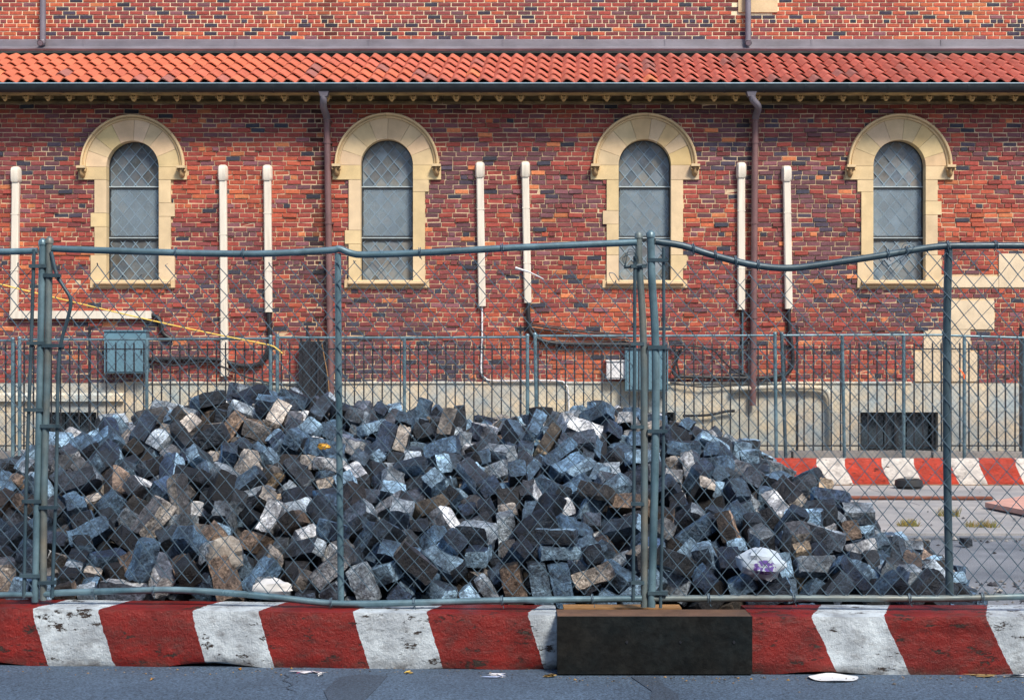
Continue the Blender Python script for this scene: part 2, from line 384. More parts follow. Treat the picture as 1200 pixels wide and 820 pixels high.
def add_brick(x0, x1, z0, z1, Y, upper):
    pr = rnd.choice((0, 0, .003, .006, .010)) if not upper else rnd.uniform(0, .004)
    r_ = rnd.random()
    if not upper and r_ < .05: pr = .022
    elif not upper and r_ < .09: pr = -.006
    j = .0022 if not upper else .001
    f = Y-pr; ch_ = .004
    J = lambda: rnd.uniform(-j, j)
    tl = rnd.uniform(-.004, .004) if not upper else 0
    vs = [(x0+J(), f-rnd.uniform(-.002, .003), z0+J()+tl), (x1+J(), f-rnd.uniform(-.002, .003), z0+J()-tl), (x1+J(), f-rnd.uniform(-.002, .003), z1+J()-tl), (x0+J(), f-rnd.uniform(-.002, .003), z1+J()+tl)]
    vs = [(v[0]+(ch_ if i in (0, 3) else -ch_), v[1], v[2]+(ch_ if i < 2 else -ch_)) for i, v in enumerate(vs)]
    bk = [(x0, f+.006, z0+tl), (x1, f+.006, z0-tl), (x1, f+.006, z1-tl), (x0, f+.006, z1+tl)]
    bb = [(p[0], Y+.05, p[2]) for p in bk]
    fs = [(0, 1, 2, 3)]+[(k, (k+1) % 4, 4+(k+1) % 4, 4+k) for k in range(4)]+[(4+k, 4+(k+1) % 4, 8+(k+1) % 4, 8+k) for k in range(4)]
    return vs+bk+bb, fs
def course(z0, Y, xa, xb, row, upper, hd=5):
    header = row % 6 == hd; p = PITCH/2 if header else PITCH
    off = (0, .5, .0, .5, .0, .25)[row % 6]*PITCH if not header else .25*PITCH
    mj = .0145 if upper else .0100
    x = xa+off-PITCH+rnd.uniform(-.01, .01)
    while x < xb:
        w = p*(1+rnd.uniform(-.05, .05)) if not upper else p
        a, c = x+mj/2, x+w-mj/2; x += w
        z_a, z_b = z0+mj*.6, z0+CW-mj*.6
        pieces = [(a, c)] if upper else clip(a, c, z_a, z_b)
        if upper and Z(15, Y) < z_b < Z(15, Y)+.9 and X(865, Y) < (a+c)/2 < X(910, Y): continue
        for q0, q1 in pieces:
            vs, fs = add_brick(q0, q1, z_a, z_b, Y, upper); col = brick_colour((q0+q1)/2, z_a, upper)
            pxm = 600+(q0+q1)/2/Y*F; pym = YH-(z_a-H0)/Y*F
            if not upper and len(singles) < 300 and q1-q0 > .17 and (520 < pxm < 692 and 128 < pym < 288): singles.append((vs, fs, col))
            else: rest.add(vs, fs, col)
nrow = int((zc0-zf)/CW)+1
r0 = 2
for i in range(nrow): course(zc0-.004-CW*(i+1), YW, XA, XB, i+r0, False) if zc0-CW*(i+1) > zf-.03 else None
YU = 21.70
zu0 = Z(47, YU)
for i in range(30): course(zu0+CW*.93*i, YU, X(PX0, YU), X(PX1, YU), i, True, 4)
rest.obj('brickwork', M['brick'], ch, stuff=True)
for vs, fs, col in singles:
    cx, cz = vs[0][0], vs[0][2]; m_ = MB(); m_.add([(v[0]-cx, v[1]-YW, v[2]-cz) for v in vs], fs, col)
    m_.obj('brick', M['brick'], ch, loc=(cx, YW, cz))
# mortar bed behind the bricks, in strips around the window openings
b = MB(); my = YW+.0075
def strip(x0, x1, z0, z1):
    n_ = max(1, int((x1-x0)/.5)); m2 = max(1, int((z1-z0)/.4))
    for i in range(n_):
        for j in range(m2):
            xa, xb_ = x0+(x1-x0)*i/n_, x0+(x1-x0)*(i+1)/n_; za, zb_ = z0+(z1-z0)*j/m2, z0+(z1-z0)*(j+1)/m2
            xm, zm = (xa+xb_)/2, (za+zb_)/2
            b.add([(xa, my, za), (xb_, my, za), (xb_, my, zb_), (xa, my, zb_)], [(0, 1, 2, 3)], (1, 1, 1))
edges = [XA-.3]
for wx, wz, wb in win: edges += [wx-ri-.02, wx+ri+.02]
edges.append(XB+.3)
for i in range(0, len(edges), 2): strip(edges[i], edges[i+1], zf-.1, zc0+.4)
for wx, wz, wb in win:
    strip(wx-ri-.02, wx+ri+.02, zf-.1, wb-.02); strip(wx-ri-.02, wx+ri+.02, wz+ri+.01, zc0+.4)
b.obj('mortar', M['mortar'], ch)
b = MB(); b.box(X(PX0, YU)-.3, X(PX1, YU)+.3, YU+.0085, YU+.4, Z(60, YU), zu0+CW*28); b.obj('upper_mortar', M['mortar_pale'], ch)
b = MB(); b.box(X(865, YU), X(911, YU), YU-.02, YU+.1, Z(15, YU), Z(15, YU)+.9); b.obj('trim_stone', M['stone'], ch)
# stepped quoin stones at the right
for (a, c, z0, z1) in stones:
    b = MB(); b.box(a+.003, min(c, XB)-.003, YW-.018, YW+.1, z0+.003, z1-.003, (1.05, 1.13, 1.35)); b.obj('quoin_stone', M['stone'], ch)
# foundation: two rows of painted stone, joints recessed
b = MB(); b.box(XA-.3, basement[0][0], YW+.0, YW+.5, .0, zf-.03, (.55, .55, .55)); 
segs = [XA-.3]+[v for p in basement for v in p]+[XB+.3]
for i in range(0, len(segs), 2): b.box(segs[i], segs[i+1], YW+.012, YW+.45, 0, zf-.012, (.5, .5, .5))
for p in basement: b.box(p[0]-.01, p[1]+.01, YW+.012, YW+.45, zb1, zf-.012, (.5, .5, .5)); b.box(p[0]-.01, p[1]+.01, YW+.012, YW+.45, 0, zb0, (.5, .5, .5))
b.obj('foundation_core', M['found'], ch)
def found_row(z0, z1, st, rowid):
    x = XA-.2
    while x < XB+.2:
        w = st*rnd.uniform(.85, 1.15); x1 = min(x+w, XB+.3); iv = [(x, x1)]
        for p0, p1 in basement:
            if z0 < zb1-.02:
                nv = []
                for a, c in iv:
                    if p1 <= a or p0 >= c: nv.append((a, c)); continue
                    if p0 > a: nv.append((a, p0))
                    if p1 < c: nv.append((p1, c))
                iv = nv
        for a, c in iv:
            if c-a < .04: continue
            b = MB(); t = rnd.uniform(.92, 1.06); b.box(a+.0025, c-.0025, YW-.008+rnd.uniform(-.002, .002), YW+.05, z0+.0025, z1-.0025, (t, t, t*rnd.uniform(.97, 1.05)))
            b.obj('foundation_stone', M['found'], ch)
        x = x1
found_row(zb1, zf-.02, 1.9, 0); found_row(0.2, zb1, 1.5, 1)
b = MB(); b.prism([(YW-.03, zf-.028), (YW-.03, zf-.006), (YW+.03, zf+.012), (YW+.03, zf-.03)], X(145, YW), X(1068, YW), (1.1, 1.1, 1.1), 40, .002); b.obj('foundation_ledge', M['found'], ch)
b = MB(); b.prism([(YW-.075, Z(470, YW)), (YW-.075, Z(463, YW)), (YW-.01, Z(460, YW)), (YW+.02, Z(470, YW))], XA, X(146, YW), (1.15, 1.15, 1.15), 20, .002); b.obj('water_table', M['found'], ch)
b = MB(); b.box(XA, X(146, YW), YW-.03, YW+.02, Z(500, YW), Z(471, YW), (.62, .72, .80)); b.obj('plinth_band', M['found'], ch) if False else None
# basement windows
for (p0, p1) in basement:
    w = MB(); w.box(p0, p1, YW+.30, YW+.34, zb0, zb1); wo = w.obj('basement_window', M['void'], ch)
    w = MB()
    for a in (p0+.0, p1-.05): w.box(a, a+.05, YW+.10, YW+.14, zb0, zb1)
    w.box(p0+.05, p1-.05, YW+.10, YW+.14, zb1-.04, zb1); w.box(p0+.05, p1-.05, YW+.10, YW+.14, zb0, zb0+.04)
    w.box((p0+p1)/2-.02, (p0+p1)/2+.02, YW+.10, YW+.14, zb0+.04, zb1-.04)
    w.obj('frame', M['winframe'], wo)
    for q in range(3):
        a = p0+.07+(p1-p0-.14)*q/3; w = MB(); w.box(a, a+(p1-p0-.14)/3-.02, YW+.18, YW+.186, zb0+.05, zb1-.05, (.3, .35, .4)); w.obj('pane', M['glass'], wo)
    w = MB(); w.prism([(YW-.05, zb0-.05), (YW-.05, zb0), (YW+.10, zb0+.015), (YW+.10, zb0-.05)], p0-.03, p1+.03, (1.05, 1.05, 1.05)); w.obj('sill', M['found'], wo)

# ---------------------------------------------------------------- arched windows
def clip_poly(poly, planes):
    for (nx, nz, d) in planes:
        out = []; m_ = len(poly)
        for i in range(m_):
            p, q = poly[i], poly[(i+1) % m_]; a = p[0]*nx+p[1]*nz-d; c = q[0]*nx+q[1]*nz-d
            if a <= 0: out.append(p)
            if (a < 0 < c) or (c < 0 < a):
                t = a/(a-c); out.append((p[0]+(q[0]-p[0])*t, p[1]+(q[1]-p[1])*t))
        poly = out
        if len(poly) < 3: return []
    return poly
def area(p): return abs(sum(p[i][0]*p[(i+1) % len(p)][1]-p[(i+1) % len(p)][0]*p[i][1] for i in range(len(p))))/2
def label_stop(x, z, Y):
    b = MB()
    b.box(x-.062, x+.062, Y-.115, Y, z-.035, z-.0, (.95, .95, .95))
    rings = [(.050, .085, z-.036), (.058, .095, z-.055), (.052, .088, z-.078), (.036, .085, z-.10), (.042, .080, z-.125), (.030, .055, z-.150), (.012, .025, z-.168)]
    vs = []; n_ = 10
    for w_, d_, zz in rings:
        for k in range(n_):
            t = math.pi*k/(n_-1); vs.append((x-w_*math.cos(t), Y-d_*math.sin(t)**.7, zz))
    b.add(vs, [(i*n_+k, i*n_+k+1, (i+1)*n_+k+1, (i+1)*n_+k) for i in range(len(rings)-1) for k in range(n_-1)], (.62, .52, .42))
    for s in (-1, 1):                        # eyes and curls of the carved bracket
        b.box(x+s*.026-.012, x+s*.026+.012, Y-.098, Y-.075, z-.075, z-.058, (.08, .06, .05))
        b.tube([(x+s*.050, Y-.06, z-.04), (x+s*.062, Y-.075, z-.06), (x+s*.048, Y-.085, z-.075)], .012, 6, (.8, .72, .6))
    return b
for k, (wx, wz, wb) in enumerate(win):
    w = bpy.data.objects.new('arched_window', None); link(w, ch, (wx, YW, wb)); w.empty_display_size = .1
    w['label'] = ['leaded arched window farthest left, between the pipes', 'leaded arched window right of the left drainpipe', 'leaded arched window above the two split gate posts', 'leaded arched window nearest the stepped stones'][k]
    yf = YW-.03
    # voussoirs, each its own wedge
    cuts = [0]; rr = random.Random(40+k)
    while cuts[-1] < 180-32: cuts.append(cuts[-1]+rr.uniform(17, 29))
    cuts.append(180)
    for i in range(len(cuts)-1):
        a0, a1 = R(cuts[i])+.004, R(cuts[i+1])-.004; n_ = 6
        inner = [(wx+ri*math.cos(a0+(a1-a0)*t/n_), wz+ri*math.sin(a0+(a1-a0)*t/n_)) for t in range(n_+1)]
        outer = [(wx+(ro-.07)*math.cos(a0+(a1-a0)*t/n_), wz+(ro-.07)*math.sin(a0+(a1-a0)*t/n_)) for t in range(n_+1)]
        t_ = rr.uniform(.86, 1.08); b = MB(); col = (t_, t_*rr.uniform(.93, 1.03), t_*rr.uniform(.78, 1.12))
        for q in range(n_):
            b.poly_y([inner[q], inner[q+1], outer[q+1], outer[q]], yf-rr.uniform(0, .001), YW+.17, col)
        b.obj('arch_stone', M['stone'], w)
    # moulded hood ring: profile revolved round the arch, in three long stones
    prof = [(ro-.068, yf+.004), (ro-.066, yf-.018), (ro-.052, yf-.030), (ro-.046, yf-.012), (ro-.034, yf-.012), (ro-.026, yf-.048), (ro-.006, yf-.055), (ro+.004, yf-.040), (ro+.004, YW+.02)]
    cc = [0, 40+k*4, 96-k*5, 141+k*3, 180]
    for i in range(4):
        b = MB(); n_ = 14; a0, a1 = R(cc[i])+.003, R(cc[i+1])-.003; vs = []
        for q in range(n_+1):
            a = a0+(a1-a0)*q/n_
            for r_, y_ in prof: vs.append((wx+r_*math.cos(a), y_, wz+r_*math.sin(a)))
        m_ = len(prof); fs = [(q*m_+p, q*m_+p+1, (q+1)*m_+p+1, (q+1)*m_+p) for q in range(n_) for p in range(m_-1)]
        fs += [tuple(range(m_)), tuple(range(n_*m_, n_*m_+m_))]
        t_ = rr.uniform(.9, 1.05); b.add(vs, fs, (t_, t_*.99, t_*.97)); b.obj('hood_mould', M['stone'], w)
    for s in (-1, 1):                        # impost blocks with their carved stops
        b = MB(); x0, x1 = sorted((wx+s*ri, wx+s*.775)); t_ = rr.uniform(.92, 1.05)
        b.box(x0, x1, yf-.004, YW+.17, Z(211, YW)+.003, wz-.003, (t_, t_, t_*rr.uniform(.8, 1.1))); b.obj('impost', M['stone'], w)
        label_stop(wx+s*(ro-.03), wz+.005, yf-.004).obj('label_stop', M['stone'], w, smooth=40)
    for side, t, u, ww in jambs(k):
        x0, x1 = (wx-ww, wx-ri) if side == 0 else (wx+ri, wx+ww); t_ = rr.uniform(.95, 1.06)
        b = MB(); b.box(x0, x1, yf+rr.uniform(-.002, .002), YW+.17, Z(u, YW)+.0025, Z(t, YW)-.0025, (t_, t_*1.01, t_*rr.uniform(.92, 1.12)))
        b.obj('jamb_stone', M['stone'], w)
    b = MB(); b.prism([(yf-.045, wb-.052), (yf-.06, wb-.045), (yf-.06, wb-.012), (yf-.045, wb-.002), (YW+.14, wb+.02), (YW+.14, wb-.10), (yf+.01, wb-.10), (yf+.01, wb-.06)], wx-.545, wx+.545, (1.08, 1.05, 1.05), 8, .0008)
    b.obj('sill', M['stone'], w)
    for s in (-1, 1):
        b = MB(); x0, x1 = sorted((wx+s*.55, wx+s*.605)); b.box(x0, x1, yf-.01, YW+.05, wb-.10, wb+.0, (1, .98, .96)); b.obj('sill_end', M['stone'], w)
    # glass, clipped to the arch
    yg = YW+.135; planes = [(1, 0, wx+ri), (-1, 0, -(wx-ri)), (0, -1, -wb)]
    for q in range(15):
        a = math.pi*q/14; planes.append((math.cos(a), math.sin(a), wx*math.cos(a)+wz*math.sin(a)+ri))
    b = MB(); arch = [(wx-ri, wb), (wx+ri, wb)]+[(wx+ri*math.cos(math.pi*q/24), wz+ri*math.sin(math.pi*q/24)) for q in range(25)]
    b.poly_y(arch, yg+.03, yg+.05); b.obj('dark_backing', M['void'], w)
    dw, dh = .182, .215; z1_, z2_ = Z(278, YW), Z(218, YW)
    for i in range(-3, 4):
        for j in range(-1, 22):
            cx = wx+(i+(.5 if j % 2 else 0))*dw; cz = wb+j*dh/2
            poly = clip_poly([(cx-dw/2+.008, cz), (cx, cz-dh/2+.009), (cx+dw/2-.008, cz), (cx, cz+dh/2-.009)], planes)
            if len(poly) < 3 or area(poly) < .0006: continue
            b = MB(); t_ = rr.uniform(.72, 1.3)*(.8, 1.05, 1.12, 1.18)[k]; tl = rr.uniform(-.010, .010); warm = rr.uniform(0, 1)
            vs = [(x, yg+.004+(x-cx)/dw*tl*2+(z-cz)/dh*rr.uniform(-.006, .006), z) for x, z in poly]
            b.add(vs, [tuple(range(len(vs)))], (t_*(1+.15*warm), t_, t_*(1.05-.2*warm))); b.obj('glass_pane', M['glass'], w)
    b = MB()
    for s in (-1, 1):
        for i in range(-14, 16):
            # came along the direction (dw, s*dh)
            L = math.hypot(dw, dh); ux, uz = dw/L, s*dh/L; nx, nz_ = -uz, ux; cx, cz = wx+(i+.5)*dw, wb
            hw = .0055; q = [(cx-ux*4+nx*hw, cz-uz*4+nz_*hw), (cx+ux*4+nx*hw, cz+uz*4+nz_*hw), (cx+ux*4-nx*hw, cz+uz*4-nz_*hw), (cx-ux*4-nx*hw, cz-uz*4-nz_*hw)]
            q = clip_poly(q, planes)
            if len(q) > 2: b.poly_y(q, yg-.004-(.001 if s > 0 else 0), yg+.010)
    b.obj('lead_came', M['came'], w)
    for zz in (z1_, z2_):
        b = MB(); b.box(wx-ri, wx+ri, yg-.035, yg-.006, zz-.007, zz+.007); b.obj('glazing_bar', M['bar'], w)
        b = MB(); b.box(wx-ri, wx+ri, yg-.02, yg-.006, zz-.035, zz-.0125); b.obj('frame_rail', M['winframe'], w)
    b = MB(); a_ = .016
    b.box(wx-ri, wx-ri+a_, yg-.025, yg-.002, wb, wz); b.box(wx+ri-a_, wx+ri, yg-.025, yg-.002, wb, wz)
    for q in range(24):
        a0, a1 = math.pi*q/24, math.pi*(q+1)/24
        b.poly_y([(wx+rr_*math.cos(a_2), wz+rr_*math.sin(a_2)) for rr_, a_2 in ((ri-.012, a0), (ri, a0), (ri, a1), (ri-.012, a1))], yg-.025, yg-.002)
    b.box(wx-ri+a_+.01, wx+ri-a_-.01, yg-.03, yg-.012, z1_+.013, z1_+.028)
    b.obj('frame', M['winframe'], w)
    b = MB(); b.add([(wx-ri+.03, yg-.016, z1_+.03), (wx+ri-.03, yg-.016, z1_+.03), (wx+ri-.03, yg-.014, z2_-.036), (wx-ri+.03, yg-.014, z2_-.036)], [(0, 1, 2, 3)])
    b.obj('storm_sheet', M['storm'], w)

# ---------------------------------------------------------------- cornice, corbels, gutter, roof
b = MB(); zt = Z(100, YW)
xs = [XA-.3]
while xs[-1] < XB+.3: xs.append(xs[-1]+rnd.uniform(1.05, 1.35))
co = None
for i in range(len(xs)-1):
    b = MB(); t = rnd.uniform(.8, 1.1); o_ = rnd.uniform(-.004, .004)
    b.prism([(YW-.03+o_, zc0), (YW-.05+o_, zc0+.012), (YW-.05+o_, zc0+.035), (YW-.02+o_, zc0+.045), (YW-.02+o_, zc0+.13), (YW-.09+o_, zc0+.165), (YW-.12+o_, zc0+.185), (YW-.12+o_, zt+.02), (YW+.1, zt+.02), (YW+.1, zc0)], xs[i]+.003, xs[i+1]-.003, (t*.42, t*.42, t*.42))  # tinted darker: the shade of the recess is put into the colour
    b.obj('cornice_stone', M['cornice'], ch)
def corbel_mesh(seed):
    r_ = random.Random(seed); b = MB()
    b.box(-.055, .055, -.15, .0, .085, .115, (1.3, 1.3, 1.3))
    b.box(-.048, .048, -.11, 0, .03, .085, (1.0, 1.0, 1.0))
    hw = r_.uniform(.040, .052); hh = r_.uniform(.054, .066); vs = []; n1, n2 = 8, 9; cy = -.115
    for i in range(n1+1):
        th = math.pi*i/n1
        for j in range(n2):
            ph = 2*math.pi*j/n2; w_ = hw*(1 if i < 5 else .82); x = w_*math.sin(th)*math.cos(ph); y = cy-.042*math.sin(th)*math.sin(ph); z = .035+hh*math.cos(th)
            if i == 3: y += .008
            vs.append((x+r_.uniform(-.003, .003), y+r_.uniform(-.003, .003), z+r_.uniform(-.003, .003)))
    b.add(vs, [(i*n2+j, i*n2+(j+1) % n2, (i+1)*n2+(j+1) % n2, (i+1)*n2+j) for i in range(n1) for j in range(n2)], (2.6, 2.5, 2.3))  # head tint raised to read as lit against the darkened cove
    for s in (-1, 1):
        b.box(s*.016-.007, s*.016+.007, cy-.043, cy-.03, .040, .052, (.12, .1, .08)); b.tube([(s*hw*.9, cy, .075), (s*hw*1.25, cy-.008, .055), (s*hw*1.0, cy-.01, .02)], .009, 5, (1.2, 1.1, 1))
    b.add([(-.006, cy-.040, .05), (.006, cy-.040, .05), (.010, cy-.036, .022), (-.010, cy-.036, .022), (0, cy-.058, .024)], [(0, 1, 4), (1, 2, 4), (2, 3, 4), (3, 0, 4)], (1.8, 1.7, 1.5))
    b.box(-.014, .014, cy-.040, cy-.03, .006, .012, (.15, .12, .1))
    return b.mesh('corbel', M['cornice'], 50)
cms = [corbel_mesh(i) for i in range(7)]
px = 9.0-25.05*5
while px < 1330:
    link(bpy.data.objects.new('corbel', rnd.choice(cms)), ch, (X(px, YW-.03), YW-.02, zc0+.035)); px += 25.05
# gutter
YG = 19.78; zgt, zgb = Z(97.5, YG), Z(107.5, YG)
prof = [(YG, zgt), (YG-.012, zgt-.006)]
prof = [(YG+.005, zgt), (YG-.008, zgt-.01)]
rg = .075; pc = (YG+rg, zgt-.03)
g = MB(); pr = [(YG, zgt-.008)]
for q in range(9):
    a = math.pi+math.pi*q/8; pr.append((pc[0]+rg*math.cos(a), zgt-.045+(zgt-zgb-.045)*math.sin(a)))
pr.append((YG+2*rg, zgt-.008))
inner = [(YG+.006+(p[0]-YG)*.92, p[1]+.006) for p in pr][::-1]
g.prism(pr+inner, XA-.6, XB+.6); go = g.obj('gutter', M['gutter'], ch, smooth=40)
g = MB(); g.tube([(XA-.6, YG-.002, zgt-.004), (XB+.6, YG-.002, zgt-.004)], .011, 8); g.obj('gutter_lip', M['gutter_lip'], go, smooth=50)
px = 16-48*3
while px < 1320:
    x = X(px, YG); g = MB(); g.prism([(p[0]+(-.004 if p[0] < pc[0] else .004), p[1]-.003) for p in pr]+[(p[0], p[1]+.002) for p in pr][::-1], x-.012, x+.012); g.obj('gutter_joint', M['gutter'], go)
    px += rnd.uniform(46, 51)
g = MB(); g.box(XA-.6, XB+.6, YG+.03, YW-.121, zgb+.035, zgb+.05); g.obj('soffit', M['cornice'], ch)
# roof deck and the S-shaped tiles
YT0, YT1 = YG+.035, 21.52
zT0 = Z(99, YT0)+.03; zT1 = Z(61.5, YT1)-.05
b = MB(); b.prism([(YT0+.02, zT0-.05), (YT1+.15, zT1-.035), (YT1+.15, zT1-.12), (YT0+.02, zT0-.10)], XA-.6, XB+.8); b.box(XA-.6, XB+.8, YT1+.06, YT1+.16, zT1-.15, zT1+.05); b.obj('roof_deck', M['deck'], ch)
rows = 5; L = math.hypot(YT1-YT0, zT1-zT0)/rows; dirv = Vector((0, YT1-YT0, zT1-zT0)).normalized(); nrm = Vector((0, -dirv.z, dirv.y)); TP = .1945
def tile_mesh(seed):
    r_ = random.Random(seed); b = MB(); n_ = 10; vs = []; lg = L*1.13
    for layer in (0, 1):
        for i in range(2):
            for j in range(n_+1):
                t = j/n_; x = (t*1.06-.03)*TP; h = .031*math.sin(2*math.pi*(t-.20))+.012*math.sin(4*math.pi*(t-.2)+.3)*.4
                h += .029 if i == 0 else -.004
                if layer: h -= .017
                v = Vector((x+r_.uniform(-.0015, .0015), 0, 0))+dirv*(lg*i-(r_.uniform(0, .006) if i == 0 else 0))+nrm*(h+r_.uniform(-.0015, .0015)); vs.append(v)
    m_ = n_+1; fs = []
    for j in range(n_):
        fs.append((j, j+1, m_+j+1, m_+j)); fs.append((2*m_+j, 3*m_+j, 3*m_+j+1, 2*m_+j+1)); fs.append((j, 2*m_+j, 2*m_+j+1, j+1))
    fs.append((0, m_, 3*m_, 2*m_)); fs.append((n_, 2*m_+n_, 3*m_+n_, m_+n_))
    b.add(vs, fs, (1, 1, 1)); return b, vs, fs
tbs = [tile_mesh(i) for i in range(6)]; tms = [t[0].mesh('roof_tile', M['tile'], 60) for t in tbs]; tr = MB(); nt_ = 0
for r_ in range(rows):
    base = Vector((0, YT0, zT0))+dirv*L*r_; x = XA-.5+.02*r_; n_ = 0
    while x < XB+.5:
        px = 600+x/base.y*F; gx = noise.noise((x*.5, r_*.5, 1)); u = rnd.random(); w = max(0, min(1, (px-250)/500+gx*.8))
        o1, o2 = (.51, .138, .072), (.45, .120, .085)
        c = [o1[i]*(1-w)+o2[i]*w for i in range(3)]; k = rnd.uniform(.85, 1.12); c = [v*k for v in c]
        if u < .05: c = [.30, .12, .10]
        elif u < .06: c = [.56, .18, .08]
        elif u < .09: c = [.38, .13, .10]
        v = rnd.randrange(6); jx = rnd.uniform(-.004, .004); jn = rnd.uniform(-.004, .004)
        P = base+Vector((x+jx, 0, 0))+nrm*jn+dirv*rnd.uniform(-.008, .008)
        if r_ < 4 and -8 < px < 1200 and nt_ < 300:
            o = bpy.data.objects.new('roof_tile', tms[v]); link(o, ch, P); o.color = (*c, 1); nt_ += 1
        else: tr.add([Vector(q)+P for q in tbs[v][1]], tbs[v][2], tuple(c))
        x += TP
tr.obj('roof_tiling', M['tile'], ch, stuff=True, smooth=60)
# flashing above the tiles
yfl = YU-.03
b = MB(); b.prism([(YT1+.02, Z(59.5, YT1)), (YT1+.0, Z(58.5, YT1)+.015), (YT1+.10, Z(56, YT1)+.03), (YU-.035, Z(55, YU)), (YU-.03, Z(48, YU)), (YU-.012, Z(46.5, YU)), (YU+.05, Z(46.5, YU)), (YU+.05, Z(60, YU))], X(PX0, YU)-.3, X(PX1, YU)+.3, n=60, jit=.0025)
fl = b.obj('flashing', M['flash'], ch)
px = -80
while px < 1300:
    b = MB(); x = X(px, YU); b.box(x-.012, x+.012, YU-.040, YU-.02, Z(56, YU), Z(47.5, YU)); b.obj('flashing_seam', M['flash'], fl); px += rnd.uniform(150, 190)
# leader pipes
def pipe_part(px0, px1):
    b = MB(); x0, x1 = X(px0, YW), X(px1, YW); yo = YW-.085
    pts = smooth_path([(X(px0-4, 20.0), YG+.10, zgb+.02), (X(px0-3.6, 20.0), YG+.11, Z(118, 20)), (x0-.01, YG+.22, Z(127, 20.1)), (x0, YW-.12, Z(138, YW)), (x0, yo, Z(144, YW))], 5)
    b.tube(pts, .050, 12); po = b.obj('drainpipe', M['pipe_grey'], ch, smooth=50)
    h = MB(); xh = X(px0-4, 19.9); zt_ = zgb+.045; hy = YG+.10
    vs = []
    for zz, wx_, wy_ in ((zt_, .078, .07), (zt_-.025, .075, .068), (Z(114, 19.9), .046, .046)):
        vs += [(xh-wx_, hy-wy_, zz), (xh+wx_, hy-wy_, zz), (xh+wx_, hy+wy_, zz), (xh-wx_, hy+wy_, zz)]
    h.add(vs, [(i*4+k, i*4+(k+1) % 4, (i+1)*4+(k+1) % 4, (i+1)*4+k) for i in range(2) for k in range(4)]+[(0, 1, 2, 3), (8, 9, 10, 11)]); h.obj('hopper', M['pipe_grey'], po)
    b = MB(); b.tube([(x0, yo, Z(142, YW)), (x1, yo, Z(475, YW))], .047, 14); b.obj('leader_pipe', M['pipe'], po, smooth=50)
    for py in (143, 168, 262, 372, 452):
        t = (py-142)/333; x = x0+(x1-x0)*t; b = MB(); zz = Z(py, YW); b.tube([(x, yo, zz-.02), (x, yo, zz+.02)], .054, 14); b.box(x-.07, x+.07, yo+.03, YW-.0, zz-.01, zz+.01); b.obj('pipe_collar', M['pipe'], po, smooth=50)
pipe_part(384, 389); pipe_part(884, 881)
for px_ in (52.5, 875.5):
    b = MB(); x = X(px_, YU); b.tube([(x, YU-.09, Z(-75, YU)), (x, YU-.09, Z(49, YU))], .045, 12); uo = b.obj('upper_drainpipe', M['pipe_grey'], ch, smooth=50)
    e = MB(); pts = smooth_path([(x, YU-.09, Z(50, YU)), (x-.005, YU-.11, Z(52, YU)), (x-.01, YU-.19, Z(54, YU))], 4); e.tube(pts, .048, 12, caps=False); e.tube(pts, .041, 12, (.05, .05, .05)); e.obj('outlet_elbow', M['pipe_grey'], uo, smooth=50)

# ---------------------------------------------------------------- cable covers, cables, cabinets on the wall
def round_box(b, x0, x1, y0, y1, z0, z1, r=.015):
    pr_ = [(x0+r, y0), (x1-r, y0), (x1-.3*r, y0+.3*r), (x1, y0+r), (x1, y1), (x0, y1), (x0, y0+r), (x0+.3*r, y0+.3*r)]
    m_ = len(pr_); vs = [(x, y, z) for z in (z0, z1) for x, y in pr_]
    b.add(vs, [tuple(range(m_)), tuple(range(m_, 2*m_))]+[(k, (k+1) % m_, m_+(k+1) % m_, m_+k) for k in range(m_)])
def cover(px0, py0, px1, py1, label, tail=None):
    xa, za, xb, zb = X(px0, YW), Z(py0, YW), X(px1, YW), Z(py1, YW)
    t = thing('cable_cover', label, 'cable cover', (xb, YW, zb), 'white cable covers fixed to the brick wall')
    b = MB(); w = .052; y0 = YW-.085; r = .014
    vs = []
    for x, z in ((xb, zb), (xa, za-.1)):
        vs += [(x-w+r, y0, z), (x+w-r, y0, z), (x+w, y0+r, z), (x+w, YW-.006, z), (x-w, YW-.006, z), (x-w, y0+r, z)]
    b.add(vs, [tuple(range(6)), tuple(range(6, 12))]+[(k, (k+1) % 6, 6+(k+1) % 6, 6+k) for k in range(6)]); b.obj('channel', M['white'], t)
    # bulged weather cap
    c = MB(); cw = .068; z1 = za; z0 = za-.225; vs = []
    prof_ = [(z0, .80, .10), (z0+.02, 1, .108), (z0+.06, 1, .118), (z1-.07, 1, .125), (z1-.03, .94, .115), (z1-.008, .75, .09), (z1, .5, .07)]
    for z, s, d in prof_:
        ww = cw*s; vs += [(xa-ww, YW-.004, z), (xa-ww, YW-d*.7, z), (xa-ww*.7, YW-d, z), (xa+ww*.7, YW-d, z), (xa+ww, YW-d*.7, z), (xa+ww, YW-.004, z)]
    n_ = len(prof_); c.add(vs, [(i*6+k, i*6+(k+1) % 6, (i+1)*6+(k+1) % 6, (i+1)*6+k) for i in range(n_-1) for k in range(6)]+[tuple(range(6)), tuple(range(n_*6-6, n_*6))]); c.obj('cap', M['white'], t, smooth=40)
    for f_ in (.33, .72):
        z = za+(zb-za)*f_; x = xa+(xb-xa)*f_; s = MB(); s.box(x-w-.003, x+w+.003, y0-.003, YW-.005, z-.006, z+.006); s.obj('joint_strap', M['white'], t)
    return t, xb, zb
t, xb, zb = cover(20, 196, 18, 364.6, 'white cable cover farthest left, turning along the wall at its foot')
b = MB(); y0 = YW-.085; b.box(xb-.054, X(179, YW), y0-.002, YW-.006, Z(373.5, YW), Z(364.5, YW)); b.obj('channel_run', M['white'], t)
